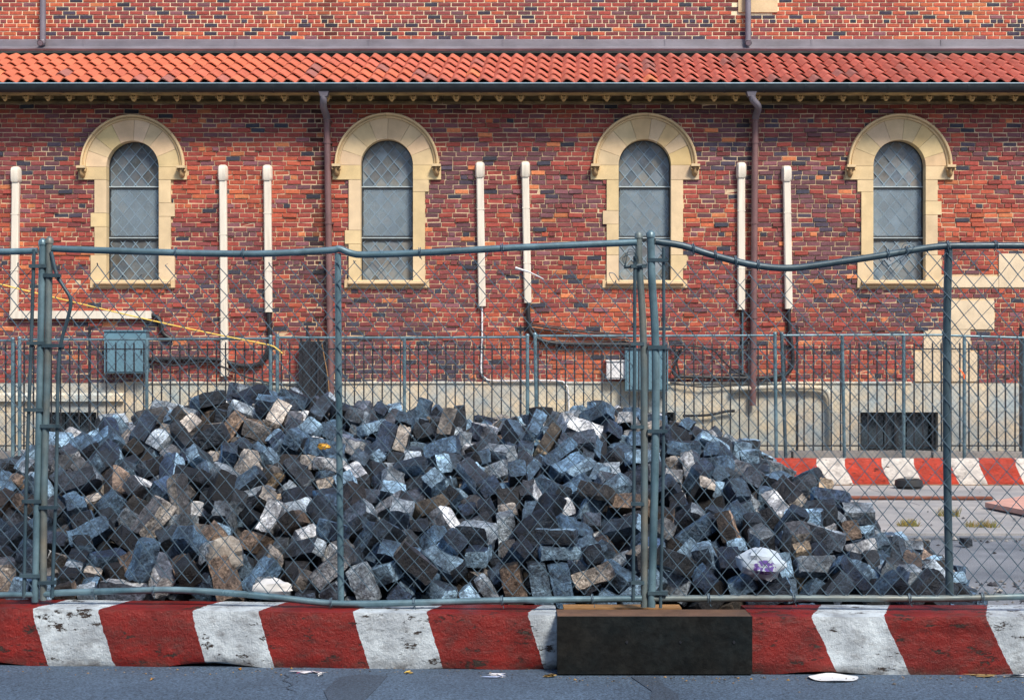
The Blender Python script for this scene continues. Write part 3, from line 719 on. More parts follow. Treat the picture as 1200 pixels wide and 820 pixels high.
b = MB(); b.tube(smooth_path([(X(178, YW), YW-.05, Z(369, YW)), (X(188, YW), YW-.06, Z(374, YW)), (X(192, YW), YW-.06, Z(390, YW)), (X(203, YW), YW-.05, Z(398, YW))]), .032, 8); b.obj('cable_tail', M['black'], t, smooth=60)
cover(262, 194, 264, 441, 'long white cable cover between the leftmost window and the left drainpipe')
t, xb, zb = cover(314, 194, 315.5, 366, 'white cable cover nearest the left drainpipe, thick black cable below it')
b = MB(); b.tube(smooth_path([(xb, YW-.04, zb+.02), (xb+.02, YW-.05, Z(400, YW)), (X(313, YW), YW-.05, Z(415, YW)), (X(303, YW), YW-.05, Z(427, YW)), (X(280, YW), YW-.05, Z(428, YW)), (X(250, YW), YW-.05, Z(421, YW)), (X(176, YW), YW-.05, Z(421, YW))]), .036, 8); b.obj('cable_tail', M['black'], t, smooth=60)
t, xb, zb = cover(562.5, 190.5, 565, 359, 'white cable cover with a thin white pipe below, right of the second window')
b = MB(); b.tube(smooth_path([(xb, YW-.04, zb+.02), (xb, YW-.04, Z(400, YW)), (X(564, YW), YW-.04, Z(434, YW)), (X(569, YW), YW-.04, Z(443, YW)), (X(582, YW), YW-.05, Z(446, YW)), (X(650, YW), YW-.05, Z(446, YW)), (X(662, YW), YW-.05, Z(450, YW)), (X(666, YW), YW-.05, Z(462, YW)), (X(667, YW), YW-.05, Z(510, YW))]), .013, 8); b.obj('thin_pipe', M['boxwhite'], t, smooth=60)
t, xb, zb = cover(615.5, 190, 618.5, 355, 'white cable cover with black cables fanning right below it')
b = MB(); b.tube(smooth_path([(xb, YW-.04, zb+.02), (xb+.01, YW-.05, Z(375, YW)), (X(621, YW), YW-.05, Z(388, YW)), (X(632, YW), YW-.06, Z(398, YW)), (X(660, YW), YW-.06, Z(403, YW)), (X(745, YW), YW-.06, Z(404, YW))]), .035, 8)
for (dy, r_) in ((0, .014), (3, .012), (-2, .010)):
    b.tube(smooth_path([(X(620, YW), YW-.06, Z(381+dy, YW)), (X(650, YW), YW-.07, Z(385+dy, YW)), (X(690, YW), YW-.07, Z(390+dy, YW)), (X(740, YW), YW-.07, Z(395+dy, YW))]), r_, 6)
b.obj('cable_tail', M['black'], t, smooth=60)
t, xb, zb = cover(868, 191, 868, 363, 'white cable cover immediately left of the right drainpipe')
b = MB(); b.tube([(xb+.02, YW-.04, zb+.02), (xb+.02, YW-.04, Z(455, YW))], .014, 8); b.obj('thin_pipe', M['galv'], t, smooth=60)
t, xb, zb = cover(921, 195, 923.5, 362, 'white cable cover right of the right drainpipe, black cable curling below')
b = MB(); b.tube(smooth_path([(xb, YW-.04, zb+.02), (xb+.01, YW-.05, Z(385, YW)), (X(928, YW), YW-.06, Z(415, YW)), (X(926, YW), YW-.06, Z(432, YW)), (X(914, YW), YW-.06, Z(440, YW)), (X(880, YW), YW-.06, Z(443, YW)), (X(790, YW), YW-.06, Z(441, YW))]), .030, 8); b.obj('cable_tail', M['black'], t, smooth=60)

def cable(label, pts, r_, depth=YW-.07):
    b = MB(); b.tube(smooth_path([(X(a, depth), depth-(.01*(i % 2)), Z(c, depth)) for i, (a, c) in enumerate(pts)], 6), r_, 7)
    o = b.obj('loose_cable', M['black'], smooth=60); tag(o, label, 'cable', 'black cables strung along the wall'); return o
cable('black cable sagging from the left cabinet to the long white cover', [(172, 418), (200, 428), (240, 424), (262, 430), (300, 445), (360, 455)], .014)
cable('thin black cable draped from the right cabinet over to the right drainpipe', [(784, 404), (830, 408), (845, 420), (860, 434), (878, 442)], .013)
cable('black cable loop hanging against the cream foundation left of the right drainpipe', [(785, 448), (820, 453), (850, 452), (890, 448), (905, 440)], .012)
cable('lowest black cable lying across the cream foundation by the right drainpipe', [(800, 487), (830, 486), (850, 482), (861, 481)], .02)
cable('tangle of black cable coiled on the right side of the right cabinet', [(788, 406), (794, 420), (788, 436), (796, 440), (792, 418), (799, 408), (790, 430)], .014)
# cabinets
def cabinet(label, px0, px1, py0, py1, m_, d=.22, ribs=0):
    x0, x1, z0, z1 = X(px0, YW-d), X(px1, YW-d), Z(py1, YW-d), Z(py0, YW-d)
    t = thing('utility_cabinet', label, 'cabinet', ((x0+x1)/2, YW, z0))
    b = MB(); b.box(x0, x1, YW-d, YW-.02, z0, z1); b.obj('case', m_, t)
    b = MB(); b.box(x0-.012, x1+.012, YW-d-.02, YW-.022, z1-.004, z1+.015); b.obj('lid', m_, t)
    b = MB(); b.box(x0+.02, x1-.02, YW-d-.012, YW-d+.002, z0+.02, z1-.05); dd = b.obj('door', m_, t)
    b = MB(); b.box(x1-.07, x1-.05, YW-d-.025, YW-d-.011, (z0+z1)/2-.03, (z0+z1)/2+.03); b.obj('latch', M['iron'], dd)
    return t
cabinet('blue grey metal cabinet on the wall under the leftmost window', 122, 171, 388, 437, M['boxblue'])
cabinet('blue grey metal cabinet on the wall behind the split gate posts', 733, 783, 409, 458, M['boxblue'])
cabinet('small white metal box at the left side of the right blue cabinet', 711, 739, 423, 444, M['boxwhite'], .16)
# tall black cabinet beside the drainpipe: slatted iron
t = thing('iron_shutter', 'tall narrow black iron shutter just left of the left drainpipe', 'shutter', (X(370, YW), YW-.2, .2))
x0, x1 = X(355, YW), X(385, YW)
b = MB(); b.box(x0, x1, YW-.16, YW-.13, .2, Z(400, YW)); b.obj('sheet', M['iron'], t)
for i in range(4):
    b = MB(); xx = x0+(x1-x0)*i/3; b.box(xx-.015, xx+.015, YW-.20, YW-.161, .2, Z(397, YW)); b.obj('upright', M['iron'], t)
# grey pipe bent along the foundation
b = MB(); dy = YW-.09
b.tube(smooth_path([(X(858, dy), dy, Z(456, dy)), (X(900, dy), dy, Z(454, dy)), (X(955, dy), dy, Z(454, dy)), (X(968, dy), dy, Z(458, dy)), (X(973, dy), dy, Z(470, dy)), (X(974, dy), dy, Z(500, dy)), (X(974, dy), dy, .2)]), .035, 10)
tag(b.obj('bent_pipe', M['found'], smooth=60), 'cream painted pipe bending down beside the right basement window', 'pipe')

# ================================================================ IRON RAILING
ir = thing('iron_railing', 'black iron picket railing in front of the church foundation', 'railing', (0, copY+.16, .375))
YI = copY+.16; xi0, xi1 = X(-90, YI), X(1290, YI)
pk = MB(); hgt = Z(400, YI)-.375
pk.add([(-.009, -.009, 0), (.009, -.009, 0), (.009, .009, 0), (-.009, .009, 0), (-.009, -.009, hgt-.03), (.009, -.009, hgt-.03), (.009, .009, hgt-.03), (-.009, .009, hgt-.03), (0, 0, hgt)],
       [(0, 1, 5, 4), (1, 2, 6, 5), (2, 3, 7, 6), (3, 0, 4, 7), (4, 5, 8), (5, 6, 8), (6, 7, 8), (7, 4, 8)])
pm = pk.mesh('picket', M['iron'])
posts = [105, 360, 610, 934, 1196]; x = xi0
while x < xi1:
    px = 600+x/YI*F
    if min(abs(px-p) for p in posts) > 4:
        o = bpy.data.objects.new('picket', pm); link(o, ir, (x+rnd.uniform(-.004, .004), YI, .375)); o.rotation_euler = (0, rnd.uniform(-.004, .004), 0)
    x += .1255
for zz in (Z(409, YI), Z(522, YI)):
    b = MB(); b.box(xi0, xi1, YI-.018, YI+.018, zz-.009, zz+.009); b.obj('rail', M['iron'], ir)
for p in posts:
    b = MB(); x = X(p, YI); zt = Z(379, YI); b.box(x-.016, x+.016, YI-.016, YI+.016, .375, zt-.05); b.add([(x-.02, YI, zt-.07), (x, YI-.02, zt-.07), (x+.02, YI, zt-.07), (x, YI+.02, zt-.07), (x, YI, zt)], [(0, 1, 4), (1, 2, 4), (2, 3, 4), (3, 0, 4)])
    b.box(x-.045, x+.045, YI-.01, YI+.01, zt-.085, zt-.068); b.obj('railing_post', M['iron'], ir)

# ================================================================ PAINTED BARRIER BEAMS
def beam(name, label, x0, x1, ya, yb, depth, za, zb, mat_, cell=.03, rough=.0035, seed=0, lip=None):
    """a long battered timber: (ya, yb) front depth and (za, zb) height at its two ends"""
    nx = int((x1-x0)/cell); ny, nz = 7, 9; rr = random.Random(seed)
    def P(i, s, t):      # s: depth 0..1, t: height 0..1
        x = x0+(x1-x0)*i/nx; f = i/nx; yf = ya+(yb-ya)*f; h = za+(zb-za)*f
        y = yf+depth*s; z = h*t
        q = Vector((x*2.2, y*2.2+seed, z*2.2)); q2 = Vector((x*9, y*9+seed, z*9)); q3 = Vector((x*26, y*26, z*26+seed))
        d = noise.noise(q)*.9+noise.noise(q2)*.6+noise.noise(q3)*.35
        edge = max(0, 1-min(s, 1-s)*6)*max(0, 1-min(t, 1-t)*6)      # rounded arrises
        y += d*rough*(1 if s < .5 else -1)+edge*.006*(1 if s < .5 else -1); z += noise.noise(q2+Vector((9, 0, 0)))*rough*.8-(edge*.004 if t > .5 else 0)
        if t < .02:
            z += max(0, noise.noise(Vector((x*1.7+seed, 3, 0))))*.05
            if s < .3: y += max(0, noise.noise(Vector((x*2.3, 7, seed))))*.05
        bite = noise.noise(Vector((x*4.1+seed, 1, 5)))
        if bite > .42 and t > .75 and s < .3: y += (bite-.42)*.10; z -= (bite-.42)*.04
        if lip and lip[0] < x < lip[1] and t > .8 and s < .15: y -= .012+.006*noise.noise(q2); z += .002
        return (x, y, z)
    ring = [(s/ny, 1.) for s in range(ny+1)][::-1]+[(0., t/nz) for t in range(nz)][::-1]+[(1., t/nz) for t in range(nz)]
    b = MB(); m_ = len(ring); vs = [P(i, s, t) for i in range(nx+1) for s, t in ring]
    fs = [(i*m_+k, i*m_+(k+1) % m_, (i+1)*m_+(k+1) % m_, (i+1)*m_+k) for i in range(nx) for k in range(m_)]
    fs += [tuple(range(m_)), tuple(range(nx*m_, nx*m_+m_))]
    b.add(vs, fs); o = b.obj(name, mat_, smooth=45); tag(o, label, 'barrier'); return o
RED_SHADED, WHT_SHADED = (.22, .009, .005), (.58, .67, .73)  # foreground shade and blue sky cast put into the front paint
def B(pxs, Y): return [X(p, Y) for p in pxs]
bl = [33, 111, 221, 300, 410, 499, 617]; Ya, Yb = 7.10, 6.97
bb = [X(p, 7.07-.12*(p/650)) for p in bl]; bb = [X(-78, 7.09)]+bb
m1 = stripe_material('striped_paint_left', bb, X(-150, 7.1), X(660, 7), .31, .36, .285, 7.02, RED_SHADED, WHT_SHADED, first_red=False)
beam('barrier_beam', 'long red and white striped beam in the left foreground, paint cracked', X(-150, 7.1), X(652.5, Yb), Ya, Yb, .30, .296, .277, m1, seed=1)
bb = [X(p, 6.85) for p in (951, 1036, 1157, 1251)]
m2 = stripe_material('striped_paint_right', bb, X(870, 6.85), X(1360, 6.85), .48, .36, .285, 6.86, RED_SHADED, WHT_SHADED, first_red=True)
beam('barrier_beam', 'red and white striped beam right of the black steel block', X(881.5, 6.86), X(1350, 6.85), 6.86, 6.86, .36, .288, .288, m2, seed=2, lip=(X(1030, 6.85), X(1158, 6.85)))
YB = 17.85
bb = [X(p, YB) for p in (780, 820, 860, 900, 955, 988, 1032, 1069, 1114, 1147, 1190, 1230, 1270, 1310)]
m3 = stripe_material('striped_paint_back', bb, X(740, YB), X(1350, YB), .46, .3, .30, YB, (.52, .045, .018), (.78, .74, .68), first_red=True, chip=.63)  # lighter, warmer copy of the front paint: sunlight put into the colour
bb4 = [X(p, 17.6) for p in (-118, -80, -44, -8, 34, 74, 112, 150)]
m4 = stripe_material('striped_paint_far_left', bb4, X(-150, 17.6), X(210, 17.6), .46, .3, .25, 17.6, (.52, .045, .018), (.78, .74, .68), first_red=True, chip=.63)  # same sunlit copy of the stripe paint
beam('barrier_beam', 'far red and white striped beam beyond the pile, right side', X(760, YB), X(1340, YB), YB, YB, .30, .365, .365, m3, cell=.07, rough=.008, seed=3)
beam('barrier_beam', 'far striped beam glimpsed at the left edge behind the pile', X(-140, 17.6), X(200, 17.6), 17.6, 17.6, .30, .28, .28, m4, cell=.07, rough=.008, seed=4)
# black steel block
t = thing('steel_block', 'black steel covered block between the two foreground striped beams', 'barrier', (X(767, 6.86), 6.85, 0))
xs0, xs1 = X(653.5, 6.86), X(880.5, 6.86)
b = MB(); b.box(xs0, xs1, 6.851, 7.16, .008, .270); fp = b.obj('core', M['steel'], t)
b = MB(); b.box(xs0-.002, xs1+.002, 6.843, 6.850, .012, .289); b.obj('face_plate', M['steel'], t)
for px in (735, 798, 861):
    b = MB(); x = X(px, 6.82); b.tube([(x, 6.8425, .166), (x, 6.839, .166)], .007, 8); b.obj('bolt', M['iron'], t)
b = MB(); b.box(xs0, xs1, 6.8505, 7.05, .271, .2885); b.obj('top_board', M['rust'], t)
b = MB(); b.box(xs0+.04, xs1-.30, 7.165, 7.28, .0, .276); tag(b.obj('wooden_batten', M['plywood']), 'raw yellow wood batten behind the black steel block', 'plank')

# ================================================================ CHAIN LINK FENCES
def FY(px): return 7.19-.20*px/1200
def P3(px, py, dy=0): Y = FY(px)+dy; return Vector((X(px, Y), Y, Z(py, Y)))
def interp(pts, x):
    if x <= pts[0][0]: return pts[0][1]
    for (a, b_), (c, d) in zip(pts, pts[1:]):
        if x <= c: return b_+(d-b_)*(x-a)/(c-a)
    return pts[-1][1]
def chain_mesh(x0, x1, ztop, zbot, yfun, w, h, r, n, mat_, parent, wob=.004, seed=0, hole=None):
    rr = random.Random(seed); V_, F_ = [], []
    k = 0; xk = x0
    def warp(x, z):
        q = Vector((x*1.3+seed, z*1.3, 0)); q2 = Vector((x*5+seed, z*5, 2)); return (x+noise.noise(q)*wob*3+noise.noise(q2)*wob, z+noise.noise(q+Vector((7, 0, 0)))*wob*3+noise.noise(q2+Vector((3, 3, 0)))*wob)
    while xk < x1-w*.4:
        xc = xk+w/2; zt, zb = ztop(xc), zbot(xc); pts = []
        i0 = int(math.floor((zb)/h*2)); i1 = int(math.floor((zt)/h*2))
        for i in range(i0, i1+1):
            z = i*h/2
            if z < zb or z > zt: continue
            side = (i+k) % 2; x, z2 = warp(xk+(w if side else 0), z)
            pts.append(Vector((x, yfun(x)+(.0016 if side else -.0016)*(1 if k % 2 else -1), z2)))
        if len(pts) > 2:
            a, c = pts[-1], pts[-2]; pts.append(a+(a-c)*.0+Vector((rr.uniform(-.3, .3)*w, rr.uniform(-.008, .004), rr.uniform(.004, .016))))
            b0 = len(V_)
            for i, p in enumerate(pts):
                for q in range(n):
                    an = 2*math.pi*(q+.5)/n; V_.append((p.x+math.cos(an)*r*1.25, p.y+math.sin(an)*r, p.z+(math.cos(an)*r*.35)))
            for i in range(len(pts)-1):
                for q in range(n): F_.append((b0+i*n+q, b0+i*n+(q+1) % n, b0+(i+1)*n+(q+1) % n, b0+(i+1)*n+q))
        xk += w; k += 1
    b = MB(); b.add(V_, F_); o = b.obj('wire_mesh', mat_, parent); o['kind'] = 'stuff'; return o
def band(t, pa, pb, m_, hh=.018):
    """tension band: a short arm from the post to the tension bar"""
    b = MB(); d = pb-pa; n_ = Vector((0, .026, 0)); up = Vector((0, 0, hh/2)); e = d.normalized()*.028
    a, c = pa-e, pb+e*.7
    vs = [a-n_-up, c-n_*.6-up, c+n_*.6-up, a+n_-up, a-n_+up, c-n_*.6+up, c+n_*.6+up, a+n_+up]
    b.add(vs, [(0, 1, 2, 3), (4, 5, 6, 7), (0, 1, 5, 4), (1, 2, 6, 5), (2, 3, 7, 6), (3, 0, 4, 7)]); b.obj('tension_band', m_, t)
def pole(t, name, pts, r, m_, n=12, cap=None):
    b = MB(); b.tube(smooth_path(pts, 4) if len(pts) > 2 else pts, r, n); o = b.obj(name, m_, t, smooth=50)
    if cap:
        c = MB(); p = Vector(pts[0]); c.tube([p+Vector((0, 0, -.01)), p+Vector((0, 0, .012)), p+Vector((0, 0, .026))], [r*1.18, r*1.15, r*.4], n); c.obj('post_cap', m_, t, smooth=50)
    return o
def ties(t, curve, xs_, m_, post=False):
    for x in xs_:
        y = interp(curve, x); p = P3(x, y); b = MB(); pts = []
        for i in range(12): a = i*math.pi/3.2; pts.append(p+Vector((i*.0012-.006+rnd.uniform(-.002, .002), math.cos(a)*.026, math.sin(a)*.026)))
        pts.append(p+Vector((.01, -.03, -.035))); b.tube(pts, .0024, 4); b.obj('tie_wire', m_, t)

# --- left panel (runs out of the frame)
t = thing('fence_panel', 'chain link fence panel cut off by the left edge of the photo', 'fence panel', P3(-150, 705), 'front chain link fence panels')
top = [(-330, 294), (-150, 296), (0, 295), (44, 294)]; bot = [(-330, 700), (-150, 699), (0, 697), (42, 697)]
pole(t, 'top_rail', [P3(a, c) for a, c in top], .0165, M['galv']); pole(t, 'bottom_rail', [P3(a, c) for a, c in bot], .0165, M['galv'])
pole(t, 'post', [P3(50, 285), P3(47, 440), P3(41, 705)], .0175, M['galv'], cap=1)
tb = [P3(40, 292, -.012), P3(36, 420, -.012), P3(31, 560, -.012), P3(28, 700, -.012)]; pole(t, 'tension_bar', tb, .009, M['galv_dark'], 8)
for py in (312, 402, 480, 587, 674): band(t, P3(50-(py-285)*.0205, py), P3(40-(py-292)*.029, py, -.012), M['galv_dark'])
zt = lambda x: Z(302+3*math.sin(x*9), FY(0)); zb = lambda x: Z(697, FY(0))
chain_mesh(X(-330, 7.2), X(38, 7.19), zt, zb, lambda x: FY(600+x/7.1*F)-.006, .0435, .1025, .0026, 4, M['wire'], t, seed=3)
# --- wide middle panel
t = thing('fence_panel', 'wide chain link fence panel across the middle with one centre post', 'fence panel', P3(400, 705), 'front chain link fence panels')
top = [(62, 291), (75, 292), (200, 296), (300, 297.5), (385, 293.5), (397, 291.5), (412, 297), (430, 298.5), (500, 296), (600, 290.5), (700, 286), (746, 284)]
bot = [(52, 696), (75, 694), (150, 692), (210, 691), (300, 697), (380, 706), (430, 707), (500, 705.5), (600, 703), (752, 701)]
pole(t, 'top_rail', [P3(a, c) for a, c in top], .0172, M['galv']); pole(t, 'bottom_rail', [P3(a, c) for a, c in bot], .0168, M['galv'])
pole(t, 'post', [P3(58, 283), P3(56, 420), P3(52, 560), P3(50.5, 703)], .0172, M['galv_warm'], cap=1)
pole(t, 'post', [P3(396, 297, .012), P3(397, 450, .012), P3(399.5, 703, .012)], .0165, M['galv'])
pole(t, 'post', [P3(748.5, 277, .01), P3(749, 310, .01), P3(754, 400, .01), P3(755, 560, .01), P3(755, 711, .01)], .0178, M['galv_warm'], cap=1)
pole(t, 'tension_bar', [P3(60, 295, -.02), P3(66, 320, -.02), P3(74, 335, -.02), P3(83, 352, -.02), P3(79, 375, -.02), P3(72, 400, -.02), P3(68, 440, -.02), P3(66, 560, -.02), P3(61, 700, -.02)], .009, M['galv_dark'], 8)
for py in (323, 405, 499, 594, 682): band(t, P3(58-(py-283)*.018, py), P3(interp([(320, 66), (352, 80), (400, 71), (440, 68), (700, 61)], py), py, -.02), M['galv_dark'])
tb = [(744, 300), (743.5, 450), (742, 703)]; pole(t, 'tension_bar', [P3(a, c, -.015) for a, c in tb], .009, M['galv_dark'], 8)
for py in (312, 403, 500, 590, 682): band(t, P3(752, py, .01), P3(743, py, -.015), M['galv_dark'])
def tip(x): px = 600+x/7.1*F; return interp([(60, 304), (120, 306), (170, 318), (230, 303), (300, 302), (345, 306), (400, 300), (440, 305), (500, 302), (560, 299), (600, 312), (640, 322), (680, 316), (710, 330), (735, 322), (748, 312)], px)+2.5*math.sin(px*.7)
chain_mesh(X(64, 7.18), X(744, 7.07), lambda x: Z(tip(x), FY(600+x/7.1*F)), lambda x: Z(interp(bot, 600+x/7.1*F), 7.1), lambda x: FY(600+x/7.1*F)-.008, .0435, .1025, .0026, 4, M['wire'], t, wob=.006, seed=5)
ties(t, top, (206, 285, 492, 588), M['wire']); ties(t, bot, (110, 180, 388, 485, 588, 694), M['wire'])
b = MB()
for s_ in range(3): b.tube(smooth_path([P3(733, 312, -.03), P3(730+s_*3, 302-s_*4, -.04), P3(742, 298-s_*2, -.04), P3(748, 306, -.03), P3(738, 312+s_*2, -.03)]), .0022, 4)
b.tube([P3(731, 313, -.02), P3(752, 311, -.02)], .010, 6); b.obj('bent_latch_wire', M['galv_dark'], t)
b = MB(); b.tube(smooth_path([P3(722, 335, -.02), P3(716, 326, -.02), P3(714, 320, -.03), P3(720, 321, -.03), P3(726, 330, -.02)]), .002, 4); b.obj('tie_wire', M['wire'], t)
# --- right panel with the sagging rail
t = thing('fence_panel', 'right chain link fence panel whose top rail sags deeply', 'fence panel', P3(1111, 705), 'front chain link fence panels')
top = [(768, 283), (800, 288), (830, 297.5), (870, 308), (900, 313), (930, 314), (970, 309), (1030, 300), (1080, 291.5), (1108, 288.5), (1140, 288), (1200, 288), (1330, 289)]
bot = [(765, 701), (900, 700.5), (1000, 700.5), (1100, 701), (1200, 698.5), (1330, 697)]
pole(t, 'top_rail', [P3(a, c) for a, c in top], .0172, M['galv_dark']); pole(t, 'bottom_rail', [P3(a, c) for a, c in bot], .0168, M['galv_warm'])
pole(t, 'post', [P3(762.5, 276), P3(764, 330), P3(768, 400), P3(768, 520), P3(763.5, 711)], .0198, M['galv'], cap=1)
pole(t, 'post', [P3(1111.5, 292, .012), P3(1109.5, 400, .012), P3(1110, 550, .012), P3(1113, 700, .012)], .0195, M['galv_dark'])
pole(t, 'tension_bar', [P3(777.5, 290, -.015), P3(778, 420, -.015), P3(777, 560, -.015), P3(774, 712, -.015)], .0085, M['galv_dark'], 8)
for py in (305, 407, 505, 694): band(t, P3(765, py), P3(777.5, py, -.015), M['galv_dark'])
def tip2(x): px = 600+x/7.0*F; return interp(top, px)+3+3*math.sin(px*.55)+(5 if 790 < px < 850 else 0)
chain_mesh(X(774, 7.06), X(1330, 6.98), lambda x: Z(tip2(x), FY(600+x/7.0*F)), lambda x: Z(700, 7.02), lambda x: FY(600+x/7.0*F)-.008, .0435, .1025, .0026, 4, M['wire'], t, wob=.005, seed=8)
ties(t, top, (812, 838, 862, 888, 1040, 1062, 1110, 1166), M['wire']); ties(t, bot, (830, 930, 1065, 1150), M['wire'])
b = MB(); b.tube(smooth_path([P3(1056, 292, -.03), P3(1060, 286, -.035), P3(1070, 287, -.035), P3(1068, 293, -.03), P3(1040, 312, -.02), P3(1030, 304, -.02)]), .002, 4); b.obj('tie_wire', M['wire'], t)
b = MB(); p = P3(604, 314, -.02); q = P3(637, 327, -.02); b.tube([p, p.lerp(q, .5)+Vector((0, -.01, .006)), q], [.008, .004, .0025], 6); tag(b.obj('cable_tie', M['paper']), 'white plastic tie threaded in the mesh near the third cable cover pair', 'cable tie')

# --- far fence, behind the far striped beam
YC = 18.48
def Q3(px, py, dy=0): return Vector((X(px, YC+dy), YC+dy, Z(py, YC+dy)))
FP = [((-280, 399), (16, 399), [], 'far chain link panel at the left edge behind the double post'),
      ((22, 398), (318, 396.5), [172], 'far chain link panel in front of the left blue grey cabinet'),
      ((324, 395.5), (619, 395), [474], 'far chain link panel behind the middle front post'),
      ((626, 393.5), (909, 393), [], 'far chain link panel in front of the right blue grey cabinet'),
      ((915, 393), (1107, 392.5), [989, 1059], 'far chain link panel left of the thick dark front post'),
      ((1110, 393), (1330, 400), [1130, 1200], 'far chain link panel dipping down to the right edge')]
for i, ((a, ya), (c, yc), mids, lab) in enumerate(FP):
    t = thing('fence_panel', lab, 'fence panel', Q3((a+c)/2, 561), 'far chain link fence panels')
    lean = (0, 0, 0, 2, 4, 0)[i]
    pole(t, 'top_rail', [Q3(a, ya), Q3((a+c)/2, (ya+yc)/2+rnd.uniform(-.6, .6)), Q3(c, yc)], .0165, M['galv'], 8)
    pole(t, 'bottom_rail', [Q3(a, 552), Q3(c, 552)], .019, M['galv'], 8)
    pole(t, 'post', [Q3(a+1, ya-2), Q3(a+1+lean*1.4, 560)], .024, M['galv_dark'] if i == 4 else M['galv'], 8, cap=1)
    pole(t, 'post', [Q3(c-1, yc-2), Q3(c-1+lean, 560)], .024, M['galv'], 8, cap=1)
    for m_ in mids: pole(t, 'post', [Q3(m_-(2 if m_ == 989 else 0), interp([(a, ya), (c, yc)], m_)), Q3(m_+(1 if m_ == 989 else 0), 560)], .022, M['galv'], 8)
    xa_, xb_ = X(a, YC), X(c, YC)
    chain_mesh(xa_+.02, xb_-.02, lambda x: Z(interp([(a, ya), (c, yc)], 600+x/YC*F)+1.5, YC), lambda x: .14, lambda x: YC-.03, .034, .078, .0016, 3, M['wire_far'], t, wob=.004, seed=20+i)
# yellow rope
b = MB(); b.tube(smooth_path([Q3(-60, 318, -.3), Q3(0, 333, -.2), Q3(128, 364, -.1), Q3(230, 387, -.05), Q3(300, 401, -.04), Q3(318, 405, -.04), Q3(325, 409, -.05), Q3(331, 414, -.06)], 6), .0095, 6)
tag(b.obj('rope', M['yellow'], smooth=60), 'slack yellow rope running down from the left to the far fence', 'rope')
b = MB(); b.tube(smooth_path([Q3(377, 401, .1), Q3(380, 418, .1), Q3(384, 440, .1), Q3(386, 462, .1)], 4), .007, 5); tag(b.obj('dry_stalk', M['plywood']), 'pale dry stalk standing against the black iron panel', 'stalk')
b = MB(); p = Q3(1123, 430, -.06); b.add([p, p+Vector((.09, -.01, -.10)), p+Vector((.08, 0, -.17)), p+Vector((.05, -.01, -.09))], [(0, 1, 2, 3)]); o = b.obj('ribbon', M['rustrod']); o.data.materials[0] = mat('orange_ribbon', (.85, .13, .02), .7); tag(o, 'small orange ribbon caught in the far fence before the stepped stones', 'ribbon')

# ================================================================ THE HEAP OF GRANITE BLOCKS
DIM = [(0.138, 0.121, 0.098), (0.227, 0.107, 0.085), (0.243, 0.113, 0.093), (0.255, 0.119, 0.114), (0.216, 0.124, 0.09), (0.142, 0.131, 0.103), (0.23, 0.107, 0.112), (0.224, 0.114, 0.086), (0.245, 0.119, 0.11), (0.246, 0.126, 0.117), (0.148, 0.129, 0.101), (0.246, 0.108, 0.09), (0.196, 0.134, 0.1), (0.227, 0.114, 0.103), (0.209, 0.116, 0.105), (0.148, 0.132, 0.109), (0.244, 0.135, 0.108), (0.192, 0.131, 0.119)]
